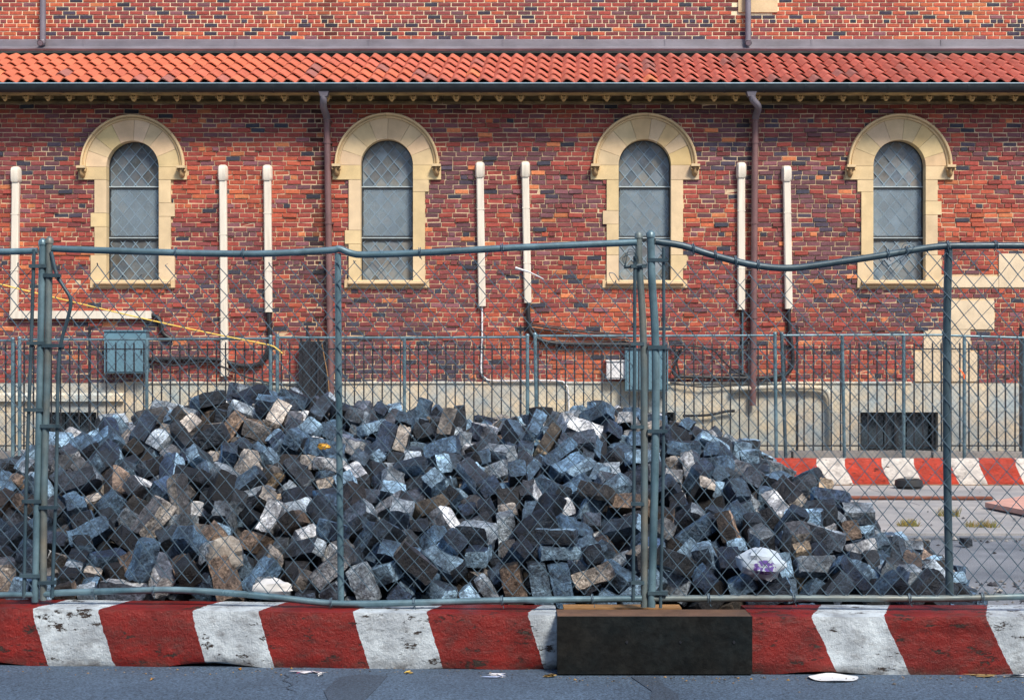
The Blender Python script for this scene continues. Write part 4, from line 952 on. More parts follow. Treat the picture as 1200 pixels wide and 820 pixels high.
# settled positions of the blocks: mesh number, x y z in millimetres, quaternion in thousandths
REST = [
9, -1491, 7423, 375, 572, -562, 542, 249, 16, 1181, 7412, 154, 153, -506, -322, -785, 9, 690, 7397, 327, 487, -796, -188, -307, 6, -1920, 7406, 488, 336, 745, -303, 490, 16, -2432, 7384, 281, 724, 0, -690, 0,
4, -769, 7377, 361, 667, -502, 440, 331, 6, -2021, 7382, 325, 64, -38, -997, -22, 16, -1366, 7376, 136, 506, -484, -494, -515, 16, 1536, 7384, 144, 712, 0, 702, 0, 17, 838, 7443, 141, 399, 482, -773, 107,
16, -1991, 7887, 652, 67, -471, 351, 806, 17, 1686, 7420, 324, 354, -208, 905, -109, 4, 499, 7389, 110, 94, -180, -452, -868, 4, 168, 7379, 122, 757, -551, 282, 207, 2, -497, 7364, 476, 661, -661, 251, 251,
11, 2125, 7379, 338, 91, -918, -38, -385, 11, -1974, 7388, 136, 357, -736, -241, -523, 8, -934, 7416, 445, 338, 67, 939, 17, 6, -618, 7371, 167, 907, 0, 422, 0, 11, 1330, 7363, 301, 691, 691, -150, 150,
9, 256, 7380, 361, 637, 0, -771, 0, 9, -2545, 8361, 815, 156, 149, 456, -863, 1, -2558, 7361, 294, 420, 426, 569, -564, 11, 2273, 7379, 131, 335, 441, 553, -623, 11, -866, 7441, 167, 393, 316, 801, -324,
7, 2123, 7386, 126, 244, 520, 346, -742, 3, 1028, 7444, 266, 350, 292, -116, -882, 2, 852, 7446, 471, 484, -752, 421, -151, 11, -2300, 7404, 260, 625, -454, 331, 542, 8, -1087, 7430, 85, 211, 61, 124, -968,
17, -25, 7404, 125, 432, -155, -836, -300, 17, -1060, 7382, 237, 683, 0, -731, 0, 7, 8, 7361, 366, 565, 565, 425, -425, 8, 146, 7377, 362, 771, 0, 637, 0, 14, -324, 7370, 126, 643, -643, -294, -294,
8, 617, 7863, 595, 896, 315, -221, -221, 17, -2487, 7436, 95, 528, 792, 188, 243, 6, -359, 7529, 455, 304, -212, -868, 329, 12, -1208, 7399, 206, 10, -32, 300, 953, 6, 1308, 7446, 439, 405, -457, -705, 361,
16, -1849, 7457, 406, 115, 523, 573, 620, 9, -1554, 7589, 487, 427, -775, -332, 328, 13, -183, 7376, 257, 888, -15, 460, 8, 15, -1623, 7390, 214, 48, 33, -818, 572, 11, -2088, 7371, 142, 817, 0, -576, 0,
7, -2189, 7412, 260, 394, 647, 589, -279, 10, -1788, 7371, 197, 724, -682, 76, 72, 13, -187, 7643, 599, 742, -600, 193, -230, 16, 1019, 7471, 111, 704, -468, 441, -300, 15, 1975, 7401, 349, 903, 203, -374, 60,
2, -1486, 7366, 127, 504, -496, 496, 504, 11, -1119, 7726, 497, 246, -236, -437, 832, 11, -1895, 8085, 758, 119, -753, 241, 600, 16, 685, 8232, 690, 50, -265, -916, 298, 7, 230, 7402, 608, 126, -1, 0, 992,
13, 422, 7381, 405, 77, 983, -13, 166, 15, -1691, 7412, 421, 470, 395, 295, 732, 9, -1679, 8174, 772, 749, -62, -508, 421, 8, -1238, 7459, 302, 204, -479, 473, -711, 9, 125, 7762, 609, 77, -315, 529, 784,
11, 1613, 7552, 432, 133, -115, 534, -827, 6, -2261, 7443, 85, 204, 46, 182, -961, 16, -1716, 7651, 534, 830, -198, 308, 421, 16, 835, 7473, 338, 561, -764, 320, -12, 14, -1346, 7963, 649, 815, -161, -556, 37,
15, 1155, 7535, 459, 362, -604, 668, 240, 3, -1159, 8805, 989, 714, 618, 284, 169, 6, -1328, 7525, 372, 849, 243, -333, 330, 0, -749, 7416, 90, 136, 670, 378, -625, 14, 465, 7434, 229, 530, -181, 452, 694,
3, 1032, 7951, 571, 946, 9, -306, -108, 5, -365, 7440, 311, 155, -859, -460, 165, 1, -112, 7390, 311, 887, 0, 460, 38, 7, 1780, 7487, 389, 213, 888, 96, -396, 16, -2335, 7895, 570, 947, -196, -243, 78,
7, 330, 7416, 130, 178, -684, 105, -699, 12, -419, 7503, 163, 431, 105, 878, 178, 9, 1908, 7479, 108, 486, -324, 677, -447, 7, 491, 8260, 770, 204, 899, -370, -117, 3, 32, 7484, 498, 604, 49, 452, 654,
15, 1356, 7757, 546, 341, 453, 413, 713, 12, 2054, 8447, 623, 979, 206, 2, -11, 1, 249, 7394, 527, 1, -52, 999, 0, 17, 1551, 7762, 549, 393, 579, 666, -259, 16, -624, 7976, 646, 645, -187, 353, 652,
4, 1998, 7424, 130, 708, 29, -660, -251, 13, -233, 8539, 838, 310, -276, -855, -310, 5, 1198, 7423, 351, 966, 8, -236, -104, 4, 680, 7532, 439, 636, 438, 627, -102, 3, -578, 7441, 310, 646, -288, -288, 646,
2, -2759, 8364, 763, 494, 759, 201, -374, 11, -1277, 8507, 854, 367, -826, 387, 186, 17, -1911, 9111, 1052, 208, -60, 687, 694, 15, 1314, 8320, 761, 524, 302, -228, 763, 8, 1746, 7982, 539, 53, 145, -17, 988,
15, 690, 7414, 86, 406, 577, -408, -579, 14, -980, 7785, 592, 598, 612, 458, 240, 12, 2243, 7461, 278, 339, -229, 889, -207, 12, 1192, 7849, 600, 585, -262, -766, 48, 12, -1213, 7947, 620, 741, -316, -110, 582,
12, 1896, 7415, 262, 646, -259, 289, -658, 5, -929, 7390, 312, 669, 233, -209, -675, 2, 1646, 8428, 747, 440, -684, 581, -36, 8, 312, 8780, 949, 135, -279, 312, 898, 2, -687, 7441, 400, 609, 698, -365, -87,
4, -1065, 8002, 665, 6, 501, 714, 489, 9, 559, 9383, 1167, 834, 435, -308, -142, 9, -878, 8003, 633, 261, -247, 305, 882, 3, -435, 9536, 1105, 713, -288, -592, 240, 16, -2097, 9812, 1266, 91, 907, 393, 120,
16, -322, 7595, 539, 654, -436, 105, -610, 16, -436, 8944, 966, 458, -867, 74, -184, 4, -2571, 7949, 513, 939, -328, 91, -40, 0, 1342, 7377, 182, 0, 996, 0, 85, 7, -2573, 7543, 417, 539, 360, 750, -132,
14, -2796, 8187, 707, 695, 113, 200, 682, 6, -2646, 7444, 385, 677, -289, -479, -478, 4, -1625, 8054, 633, 317, -690, -249, 602, 8, 1046, 7598, 434, 199, -801, 36, 564, 9, -1414, 7876, 513, 600, -547, -244, 531,
4, -177, 7596, 493, 655, 99, 30, -748, 4, 1670, 7425, 126, 679, 236, 197, 666, 9, 1112, 8477, 828, 417, 498, 760, 13, 1, -612, 8506, 890, 166, -158, -250, 941, 6, 1003, 7432, 391, 635, 277, -265, -671,
16, -1671, 7461, 109, 691, -502, 448, -265, 17, 921, 8294, 761, 200, -475, 283, -809, 14, -659, 7623, 596, 138, -566, 632, -511, 8, -2383, 9181, 1088, 160, 769, 334, 521, 5, 2650, 7475, 71, 310, 635, -310, 635,
16, -2341, 8437, 793, 498, 383, 25, 778, 11, 1113, 8381, 746, 273, 744, -578, 195, 9, -1559, 9391, 1162, 74, -626, 678, 379, 12, -2723, 7817, 542, 340, -65, 874, -342, 4, -1864, 7422, 92, 307, -136, -690, 642,
9, 983, 8105, 610, 183, -400, -210, 873, 8, -451, 8334, 787, 586, -429, -12, 687, 2, 335, 8654, 882, 351, 851, 231, 316, 7, -1858, 8289, 855, 171, 116, 194, 959, 4, 549, 7495, 394, 301, 206, -109, 924,
12, -453, 8029, 687, 289, 921, 136, 223, 8, -1571, 8405, 795, 331, 46, 860, -385, 4, -897, 8133, 730, 793, 46, 404, -453, 9, 1043, 9158, 1038, 64, 423, -887, 172, 7, 1743, 7529, 185, 35, 945, 26, -324,
9, 195, 7977, 667, 779, 345, -407, 331, 8, 452, 9113, 1087, 877, 445, 182, -5, 6, -2181, 8366, 776, 678, -437, -134, 576, 6, -2107, 7861, 528, 929, -176, 257, -201, 17, -2670, 8213, 649, 847, 172, -358, -353,
6, -596, 7482, 503, 97, -47, -895, -433, 14, 802, 7831, 580, 803, 265, -330, -420, 17, -1350, 8929, 1040, 211, -725, -630, 180, 12, -255, 7502, 103, 958, 199, 42, -202, 11, 417, 8968, 1026, 157, 169, 882, 411,
13, 1075, 8933, 985, 41, -998, -5, 50, 3, 22, 9320, 1038, 604, -563, 552, -118, 9, 36, 8495, 829, 662, 289, 592, 358, 17, -371, 7943, 607, 502, 63, -663, 552, 14, 809, 8829, 921, 149, 940, 307, -16,
17, 1571, 8011, 613, 99, -858, 186, -469, 12, -2704, 9004, 993, 421, 19, -340, 841, 17, -1655, 9221, 1076, 48, 982, 33, -182, 6, -35, 7836, 579, 107, -691, 43, -714, 10, 1367, 7402, 70, 95, -690, 710, 101,
7, -2198, 7735, 438, 402, 254, -496, -726, 4, 765, 8575, 817, 139, -331, -482, 799, 11, 423, 7438, 511, 702, -101, -85, 700, 16, 2337, 7481, 86, 683, 702, -71, -187, 14, -2922, 9131, 1016, 529, -800, -241, 149,
7, -2092, 9065, 1051, 263, 869, -171, -383, 7, 1915, 8559, 713, 15, -78, -137, -987, 4, -817, 9259, 1031, 657, 425, -286, 552, 14, -1923, 8758, 926, 776, 240, 419, 406, 5, -2246, 9100, 1017, 288, -366, 808, 362,
11, 228, 9107, 1010, 236, 818, 267, 451, 17, -772, 7775, 540, 343, -818, -75, -456, 17, -134, 8333, 772, 627, -292, -62, 720, 2, -2189, 8648, 880, 321, 517, -646, -461, 16, -447, 8623, 895, 286, -473, -599, 580,
14, -80, 8861, 950, 51, 294, 934, 198, 15, 1950, 8186, 551, 395, -645, -484, 439, 15, -2322, 8274, 688, 110, -393, 432, 804, 6, -1766, 8820, 916, 497, -333, 290, 747, 13, 1566, 8393, 662, 272, 771, -363, -448,
17, -1631, 9576, 1239, 24, -60, 187, -980, 14, 2474, 7565, 59, 67, 67, 704, 704, 3, -1824, 9978, 1287, 416, 142, 141, -887, 4, -718, 9233, 1008, 223, 585, -191, -756, 0, -1416, 8158, 730, 387, -595, -702, 61,
16, 2087, 7508, 328, 672, -7, 705, 228, 4, -1111, 8690, 893, 866, -37, 67, 494, 8, 1309, 8911, 929, 184, 874, 394, -216, 17, -1070, 8254, 722, 6, -529, -843, -98, 10, -1024, 9447, 1161, 186, 135, 128, 965,
6, -1302, 9610, 1199, 415, 426, -220, -773, 13, -509, 7589, 226, 371, 453, 789, 188, 9, 1427, 8604, 793, 366, 664, -651, -35, 7, 117, 8238, 741, 221, -551, 403, -696, 5, -1083, 7505, 351, 103, -241, 188, -947,
17, -438, 7826, 522, 304, 291, 884, -203, 4, 418, 8628, 851, 856, -342, -325, 208, 0, 1420, 7524, 437, 149, 736, 26, -660, 16, 328, 7875, 572, 869, -379, 85, 306, 12, -2601, 7720, 495, 678, 23, 255, 689,
14, 601, 8349, 773, 875, -362, -271, -174, 15, -15, 8193, 717, 575, 346, -428, 605, 0, -2493, 8645, 910, 18, 432, 644, -631, 1, -1245, 8298, 740, 512, -735, -371, 245, 3, -2329, 7491, 305, 666, 98, 721, 166,
6, -1470, 8527, 793, 276, 843, -173, 429, 8, 226, 8395, 767, 137, -408, -894, 120, 4, -2052, 8576, 865, 61, -684, -593, -419, 9, -192, 9549, 1056, 53, 832, -547, -81, 5, -1290, 9102, 1089, 811, 300, -146, 481,
5, 1608, 7507, 294, 804, 497, 284, -159, 8, 1340, 7894, 555, 317, 621, -541, 470, 13, -1456, 8183, 641, 343, -798, -458, 188, 15, 2368, 7469, 198, 94, 81, -21, 992, 12, -713, 8400, 802, 573, 436, -32, 694,
9, -672, 8099, 693, 397, -61, 396, 826, 6, -938, 8637, 830, 545, 22, -243, 802, 14, -1029, 8988, 1003, 374, 143, 28, 916, 17, 620, 9336, 1050, 430, -120, 325, 834, 15, -1625, 7804, 548, 521, -51, -592, -613,
4, -2115, 9257, 1095, 789, 355, -114, 488, 10, 1789, 8196, 642, 912, 60, -79, 399, 13, -2346, 7784, 460, 668, 14, 657, 349, 1, 1546, 7651, 456, 384, 598, 667, -225, 6, -1806, 9608, 1176, 145, -282, 324, -891,
6, -1512, 9875, 1274, 40, -164, -697, -697, 10, 458, 8293, 648, 575, -592, -497, -268, 4, -1119, 9587, 1179, 867, -432, 64, 239, 4, -2485, 8136, 648, 547, -376, 143, 734, 16, -2655, 7439, 133, 487, 513, -487, -513,
1, 1755, 8673, 751, 47, 241, 335, -910, 15, -1150, 7632, 378, 656, 133, -164, 724, 16, -2397, 8014, 562, 447, 317, -442, 710, 11, 1958, 8096, 456, 96, 958, 251, 97, 2, 794, 9596, 1111, 816, -170, 183, 522,
4, 1108, 8728, 875, 9, -749, 351, 562, 9, -2889, 8683, 826, 858, -81, 344, 372, 1, -919, 9364, 1097, 134, -441, 885, -67, 10, -2742, 8748, 883, 879, 451, -136, -75, 17, -1317, 7721, 438, 610, -194, -350, 684,
6, -2683, 8110, 551, 160, -724, 421, -522, 15, -215, 8797, 921, 933, -19, -175, -314, 13, -2368, 8891, 965, 68, -576, -725, 372, 3, 845, 9308, 958, 434, -722, -139, 520, 12, -1591, 7461, 307, 738, -428, 294, 431,
16, -1836, 9287, 1094, 447, -38, 894, -2, 2, -127, 8770, 842, 86, -334, -648, 680, 4, -582, 9424, 1055, 698, 67, -221, -678, 6, -627, 9893, 1166, 799, -19, -601, -10, 12, -2926, 8138, 706, 431, 429, -312, -731,
10, -680, 8181, 763, 916, -381, 124, 17, 15, -2888, 8922, 915, 882, -223, 413, 26, 10, -1599, 8188, 701, 854, 245, -448, -97, 6, -234, 8148, 618, 634, -173, -346, -669, 4, -979, 8394, 813, 259, 683, 683, 16,
7, -2112, 7582, 383, 527, 654, -427, -334, 13, -330, 8337, 702, 93, -811, -445, 369, 16, 371, 8465, 750, 209, 220, 892, -336, 11, -863, 8985, 951, 626, -113, -287, 717, 1, 133, 9235, 1070, 290, 715, 499, 394,
5, 2127, 8257, 445, 419, 623, 638, -169, 4, -707, 9354, 1118, 86, 681, 676, -268, 6, 369, 7504, 385, 378, 204, -586, 687, 16, -1887, 7900, 498, 425, 582, 682, -125, 12, -134, 8087, 656, 268, -695, -412, 525,
11, 438, 8053, 583, 202, 640, 722, -166, 7, 1830, 7635, 400, 476, -98, -309, 817, 5, 569, 7485, 122, 885, -446, 103, -86, 3, 100, 7519, 213, 729, 441, 489, 190, 7, 852, 8024, 598, 444, 567, -633, 284,
9, -2427, 9597, 1152, 323, -108, 551, -762, 12, -1618, 8696, 890, 491, -5, 777, 394, 0, 1540, 9189, 913, 102, -36, -13, 994, 13, -2129, 8217, 655, 500, -812, 289, 85, 3, -2048, 8289, 736, 842, 54, -405, -351,
3, -1546, 8807, 876, 101, 443, 703, -547, 7, 911, 9378, 1091, 866, -22, -69, 496, 0, -56, 7488, 371, 134, -809, -366, 439, 3, 2222, 7965, 354, 458, -352, 744, -335, 3, -186, 9026, 974, 476, -166, 517, -692,
4, 1662, 8105, 625, 624, 765, -139, -80, 14, 984, 8229, 661, 212, -511, 274, -786, 17, 2398, 8903, 336, 670, 157, -538, 487, 0, -1146, 7910, 540, 334, 862, 303, 232, 7, 694, 8887, 891, 256, -887, 113, 367,
4, 1890, 7574, 271, 260, -5, 961, 98, 10, -944, 7738, 476, 856, -142, -378, -324, 3, -1128, 9209, 1035, 940, -242, 212, -109, 14, -955, 8846, 891, 610, -35, 382, 694, 15, -2153, 8037, 620, 80, -321, -118, -936,
13, 1464, 7536, 180, 554, -605, -377, 429, 7, -523, 7916, 554, 733, -179, -308, -579, 3, 831, 8714, 848, 440, -93, 118, 885, 11, 1260, 8822, 880, 276, 899, -340, -20, 15, -2642, 9303, 1084, 69, 616, 449, 644,
1, 1273, 9040, 996, 201, 177, -885, 382, 2, -1876, 8039, 605, 827, -138, -8, 545, 1, 95, 8711, 823, 107, 428, -139, -887, 6, -2363, 7670, 387, 352, 469, 692, -421, 12, -873, 7922, 564, 235, 227, 891, -315,
17, -2819, 8143, 592, 583, -778, 210, 102, 12, 742, 7745, 500, 804, -426, 273, 312, 8, 1962, 7952, 383, 553, 254, 600, 520, 1, -2253, 7605, 320, 484, -361, 385, 698, 9, -1001, 9774, 1139, 33, -590, 361, -721,
9, -1715, 8528, 829, 650, 621, -162, -407, 2, -1793, 7531, 283, 850, -340, 211, -342, 15, 2409, 7698, 231, 104, 410, 509, -750, 14, 2088, 7633, 391, 73, 134, -151, 977, 8, 719, 7545, 207, 776, -102, 294, 549,
3, 762, 7625, 448, 650, -86, -612, -441, 16, 1485, 8233, 606, 531, -405, 325, -670, 12, -3141, 9248, 886, 161, -856, -232, -432, 4, -1466, 9073, 990, 468, -127, -654, -581, 1, 444, 7624, 460, 177, -347, 320, 864,
2, 1229, 7791, 480, 659, -94, -236, -708, 7, -1758, 8228, 636, 893, 415, 164, 59, 0, -2471, 7725, 409, 574, -97, 811, -54, 11, 606, 8461, 800, 304, 58, -447, -839, 8, -1609, 8581, 819, 729, 438, -525, 19,
6, -1231, 8153, 666, 814, 382, 123, 420, 7, 1642, 8795, 790, 463, -45, 192, -864, 3, -942, 9906, 1133, 484, 329, 797, 152, 15, -824, 8717, 831, 803, 54, 305, -509, 13, 154, 9746, 1095, 76, 854, 162, 488,
16, 1451, 7524, 308, 584, 440, 488, 477, 8, -627, 7803, 513, 323, -103, 297, 893, 15, 1254, 7989, 650, 244, -350, -579, -695, 17, -1911, 10068, 1314, 636, 653, 353, 211, 2, 2707, 8772, 157, 615, -230, 89, 749,
5, 1227, 8553, 824, 381, 496, 779, 37, 2, 1153, 9586, 1044, 765, 37, -492, -413, 6, 748, 8362, 731, 85, -347, -886, 296, 12, 111, 8147, 625, 163, 637, -274, -702, 7, -18, 8059, 651, 178, 712, 672, -98,
1, -2958, 8640, 763, 75, 809, 479, -332, 13, -2161, 9429, 1134, 574, 648, 501, 9, 9, 1653, 7741, 410, 144, -717, -281, 621, 7, -2589, 9085, 971, 322, 149, 847, -396, 14, 975, 9707, 1121, 857, -61, 21, 511,
10, 286, 7575, 136, 977, 206, -11, 51, 5, -2317, 8127, 610, 276, 771, 65, -571, 1, -1278, 7895, 436, 162, -688, -139, 693, 16, -852, 7632, 439, 756, -168, 168, 609, 5, -2, 7711, 473, 310, -513, 285, -747,
13, 2440, 8173, 267, 471, -21, -804, 362, 7, -2439, 8346, 647, 503, -531, 100, 675, 13, 956, 8509, 789, 665, -190, 265, 671, 13, -216, 7584, 376, 747, -563, 306, -178, 4, 2788, 8668, 63, 610, 610, -358, -357,
12, -2765, 8956, 909, 454, -471, 9, -756, 17, -2630, 9181, 1006, 855, -387, -288, -191, 0, -1106, 8404, 772, 678, 429, 484, -350, 6, 118, 8886, 878, 906, -179, 314, -221, 7, 729, 9155, 941, 55, -261, -943, -198,
15, 76, 9071, 936, 145, -606, -147, 768, 4, 2564, 9257, 306, 57, 31, 395, 917, 12, 2578, 7907, 68, 698, -698, 115, -115, 16, 1495, 9348, 888, 557, -500, -507, -428, 5, 528, 8589, 822, 486, -188, 803, -289,
14, 372, 7685, 492, 890, -356, -278, 55, 17, 284, 8147, 663, 630, -207, 60, 746, 3, -2573, 8947, 910, 11, 432, -264, -862, 4, -2461, 7542, 314, 647, -151, 669, 333, 2, -1411, 7694, 379, 328, -426, -826, 169,
11, -2034, 7655, 402, 768, 373, 96, -512, 2, 1140, 8347, 649, 173, 97, 886, 418, 7, 1844, 8892, 783, 57, -418, -655, 627, 4, -2400, 9879, 1204, 173, 966, 168, -97, 1, 1807, 8410, 651, 3, -126, -836, 534,
7, 1902, 8700, 706, 676, 401, -189, 589, 7, -358, 9825, 1122, 5, -721, 5, 693, 13, -2778, 9875, 1102, 839, -388, -185, 333, 4, -699, 7690, 436, 541, -575, -72, 610, 8, -2300, 8670, 832, 191, -869, -318, 327,
17, -2173, 9072, 895, 74, -740, 440, -504, 12, -1383, 9191, 1087, 230, -560, 606, -517, 14, 1687, 9365, 832, 359, 470, 609, 528, 4, 938, 7768, 449, 35, -409, 191, 892, 13, -613, 8292, 705, 898, 416, -4, 143,
9, -861, 8304, 706, 88, 58, 404, 909, 8, 1042, 8887, 882, 842, 61, 20, 535, 8, -1197, 8772, 888, 493, -92, -51, -864, 11, -1514, 8360, 725, 197, 210, -462, -839, 7, -1985, 9724, 1095, 498, -409, 591, 485,
5, -1123, 8532, 808, 348, -411, -551, 638, 0, 359, 9318, 1120, 120, 655, 407, 625, 7, -219, 7792, 614, 248, 273, 928, 46, 1, -2551, 8564, 841, 801, 472, 198, -310, 14, -2291, 7942, 423, 416, -805, 134, -401,
2, -321, 9338, 995, 424, -510, -394, 636, 3, -261, 7607, 238, 529, 103, -598, -593, 4, -542, 8476, 807, 170, -932, -208, -242, 8, -1387, 8991, 935, 78, 296, -731, 610, 1, -1733, 8922, 955, 529, 708, -463, 72,
4, -2090, 9806, 1099, 111, -721, 104, 676, 15, -2723, 8632, 793, 732, 17, 410, 544, 8, 1523, 9095, 813, 553, 826, -70, -79, 11, -2356, 7587, 338, 490, -365, 410, 677, 0, -2544, 8261, 688, 477, 756, -192, -405,
17, -3159, 8826, 747, 463, 230, 409, -752, 12, 1446, 8802, 833, 379, 292, 274, 834, 12, 299, 9756, 1089, 711, -480, -442, -262, 4, 832, 9714, 1142, 161, 789, 561, -192, 15, 1328, 8216, 648, 127, 159, 697, -688,
7, 1852, 7899, 402, 665, 472, -436, -381, 4, -1633, 7928, 513, 594, 485, -365, 529, 12, 2049, 8450, 520, 85, -402, -892, -188, 14, -466, 7546, 386, 215, 290, 240, 901, 11, 541, 7850, 457, 831, 222, 479, 173,
11, 1213, 8150, 617, 525, 786, -106, -308, 0, -620, 8961, 895, 184, 708, 646, -218, 0, 612, 8773, 831, 292, -665, 628, 279, 5, -738, 9158, 870, 252, 636, -704, 190, 2, -1505, 9678, 1158, 628, 242, 702, 233,
15, 209, 10240, 1159, 964, -10, -30, 263, 14, -2222, 7523, 273, 683, 126, 694, 192, 4, -1911, 7494, 304, 78, 471, 567, 671, 14, 626, 7680, 415, 378, 750, 538, -77, 13, -2508, 8791, 897, 871, 437, -133, 180,
9, 2610, 8875, 210, 975, -207, -75, -27, 5, 503, 9030, 981, 640, -71, 652, -401, 3, -1443, 9423, 1122, 645, 400, -464, -458, 14, 849, 7910, 487, 292, -741, 508, -327, 5, -1851, 8691, 840, 321, -406, 255, -817,
12, 1673, 9989, 945, 39, 609, -792, -9, 15, -604, 7492, 155, 675, 211, -212, -675, 11, -2575, 8163, 485, 505, -434, -9, 746, 0, -2282, 8882, 887, 746, -398, -32, -532, 8, 959, 9239, 933, 717, -488, -231, 440,
9, 539, 7565, 218, 308, -652, -127, 681, 3, -2668, 9690, 1047, 813, -300, 223, 447, 15, -2206, 9695, 1144, 909, 386, -42, -150, 2, -839, 9795, 1105, 768, -218, -487, 354, 13, 1356, 8413, 642, 396, -137, 907, 48,
5, -1314, 8421, 730, 831, -399, 367, 127, 4, -355, 8838, 889, 830, 479, 249, 137, 17, 425, 7600, 196, 674, 220, 700, 88, 5, 1531, 8588, 691, 702, 82, -676, -208, 9, -2233, 9574, 1099, 290, 462, -802, 242,
12, -2669, 7594, 436, 578, -576, -153, 558, 10, -2880, 7987, 587, 510, 190, 298, 784, 17, -208, 8306, 649, 628, -438, 81, 638, 6, -759, 8490, 750, 455, -443, -771, -45, 7, -1637, 8910, 923, 894, 95, -388, -203,
7, -511, 9720, 1047, 481, -457, 539, 519, 9, -1182, 9548, 1015, 397, 687, 505, -340, 15, 128, 7553, 344, 497, 290, -750, -325, 11, -3407, 9706, 754, 365, 424, 732, -389, 3, -1889, 8311, 728, 602, -386, 154, -683,
4, -1754, 8318, 687, 671, -258, -230, -656, 10, 428, 8908, 926, 441, -847, -52, 292, 9, 543, 9191, 953, 635, 238, 357, -642, 6, -572, 10007, 1119, 388, -21, 920, 44, 11, -751, 7535, 193, 103, 700, 376, -599,
17, -202, 10021, 1091, 700, -44, 40, -712, 14, -621, 9122, 890, 680, -238, 302, 624, 3, 486, 9692, 1131, 848, -162, 221, 453, 5, -1773, 7582, 420, 318, 356, 83, -875, 7, -2335, 8774, 844, 456, 580, 658, -149,
9, 1371, 9283, 910, 397, -615, -642, -226, 15, -1745, 7967, 525, 337, 568, -301, -687, 13, 1308, 8743, 787, 653, 22, 375, 657, 11, -3059, 8480, 697, 413, -311, 800, -304, 15, -2500, 9272, 1006, 200, 397, 170, -880,
6, -862, 7609, 154, 260, -170, 796, -519, 1, -1786, 7780, 470, 454, 190, -371, -788, 5, 1858, 9762, 771, 127, -224, 30, -966, 15, -823, 10007, 1156, 697, 126, 632, 314, 6, 1567, 7935, 477, 279, 69, -943, -169,
7, -2526, 7471, 292, 630, -281, -651, -318, 5, 1207, 8431, 732, 250, -556, -359, 706, 14, -418, 8673, 777, 730, -125, -46, 670, 11, 211, 9428, 1052, 820, 41, 45, -569, 8, 2804, 9584, 121, 213, 760, -534, 303,
15, -1066, 7545, 201, 347, 89, -124, -925, 2, -300, 8565, 663, 701, 514, 490, 70, 13, -650, 9707, 1041, 583, 227, 727, -282, 11, 1250, 9215, 979, 610, 225, -333, 683, 6, -1260, 10024, 1205, 17, -459, 125, -880,
13, -858, 7535, 295, 18, 707, -301, 640, 17, 901, 7571, 279, 658, 720, -141, -169, 1, -26, 7638, 388, 875, -387, 26, 291, 13, -1884, 8973, 862, 409, -510, 131, -745, 5, 1577, 7617, 305, 466, 472, -429, 614,
7, -244, 8656, 798, 785, -91, -467, 396, 13, -63, 9778, 1019, 190, 404, -444, 777, 14, -3049, 9883, 1016, 152, -667, -698, 213, 8, -1599, 10192, 1235, 897, -21, -420, -140, 0, 1412, 10090, 999, 902, 68, -362, -224,
7, 1240, 7646, 432, 41, 252, -197, -947, 9, 1760, 8171, 525, 271, -168, 716, -621, 1, -1728, 9087, 994, 293, 421, 705, 490, 14, -3579, 10205, 790, 934, -278, -122, 187, 3, -974, 7789, 356, 523, 756, 64, -388,
4, 1851, 8346, 556, 368, 835, -353, 208, 3, -1961, 9841, 1117, 507, 573, 395, -509, 3, -2351, 9043, 868, 376, 793, 30, 479, 4, -1033, 9495, 1056, 661, 48, 179, 727, 10, 1456, 9622, 956, 505, -713, -395, -284,
13, 595, 9871, 1154, 675, 297, 617, -274, 16, 185, 10374, 1088, 662, -692, -204, 202, 4, -252, 9173, 897, 245, 675, 457, -525, 12, 1161, 8014, 485, 707, 506, -475, -138, 8, 3009, 10705, 146, 72, 72, -704, -703,
4, -42, 10394, 1048, 102, 841, 263, -461, 0, 2130, 8156, 358, 268, 479, 198, 812, 1, -2765, 7715, 416, 62, 560, 453, -691, 3, 681, 8070, 602, 197, 662, 723, 10, 15, -76, 8498, 736, 710, -105, -177, -674,
3, 3061, 10326, 58, 993, 0, 0, 121, 17, -625, 9321, 910, 448, -467, 527, 550, 8, 2841, 9016, 56, 610, 0, 0, 792, 11, -238, 9877, 1028, 19, -395, 26, 918, 1, -1960, 9416, 1067, 26, 56, 847, -529,
9, 2718, 10254, 225, 40, -125, 962, 239, 0, 2478, 7794, 221, 260, -828, -441, 227, 1, 1080, 7901, 464, 692, -459, 206, -518, 4, -2588, 8339, 602, 270, -108, -814, 503, 12, 593, 8318, 535, 810, -184, 278, 483,
16, 1615, 9588, 837, 124, -193, -696, 680, 14, -2220, 9335, 1041, 44, -118, -931, -343, 10, -1720, 9510, 1094, 59, -993, -58, 81, 16, -437, 9600, 998, 912, -369, -168, 68, 2, -708, 7600, 278, 316, 819, -13, -479,
14, 2513, 7667, 54, 0, -110, -994, 0, 16, 2038, 7811, 323, 222, 645, 711, -172, 10, -403, 8858, 736, 355, 583, -693, 231, 12, -2726, 9401, 1022, 852, 156, -118, 487, 14, -2851, 8558, 755, 641, -311, 370, 596,
9, -2123, 8656, 784, 312, 510, -650, -468, 5, 1339, 9703, 999, 769, -176, -235, 567, 7, -1425, 9681, 1095, 279, -615, -274, 685, 3, 2927, 10208, 149, 390, -720, 526, -231, 6, -44, 10162, 1077, 394, 212, 558, 698,
9, 1915, 7716, 273, 347, 616, -566, 424, 17, -2160, 8884, 861, 406, 345, 804, 263, 4, -1348, 8868, 877, 895, 441, 56, 39, 15, -2939, 9034, 909, 689, 374, 417, -460, 8, -2452, 9479, 1021, 117, -16, -950, 288,
6, 2871, 9966, 156, 751, 200, 45, -628, 6, -1709, 10107, 1225, 783, 39, 482, -391, 0, -2420, 7573, 145, 837, -546, 22, -15, 12, -904, 9539, 945, 74, -141, -703, -693, 9, 2584, 9856, 231, 424, -707, 15, -566,
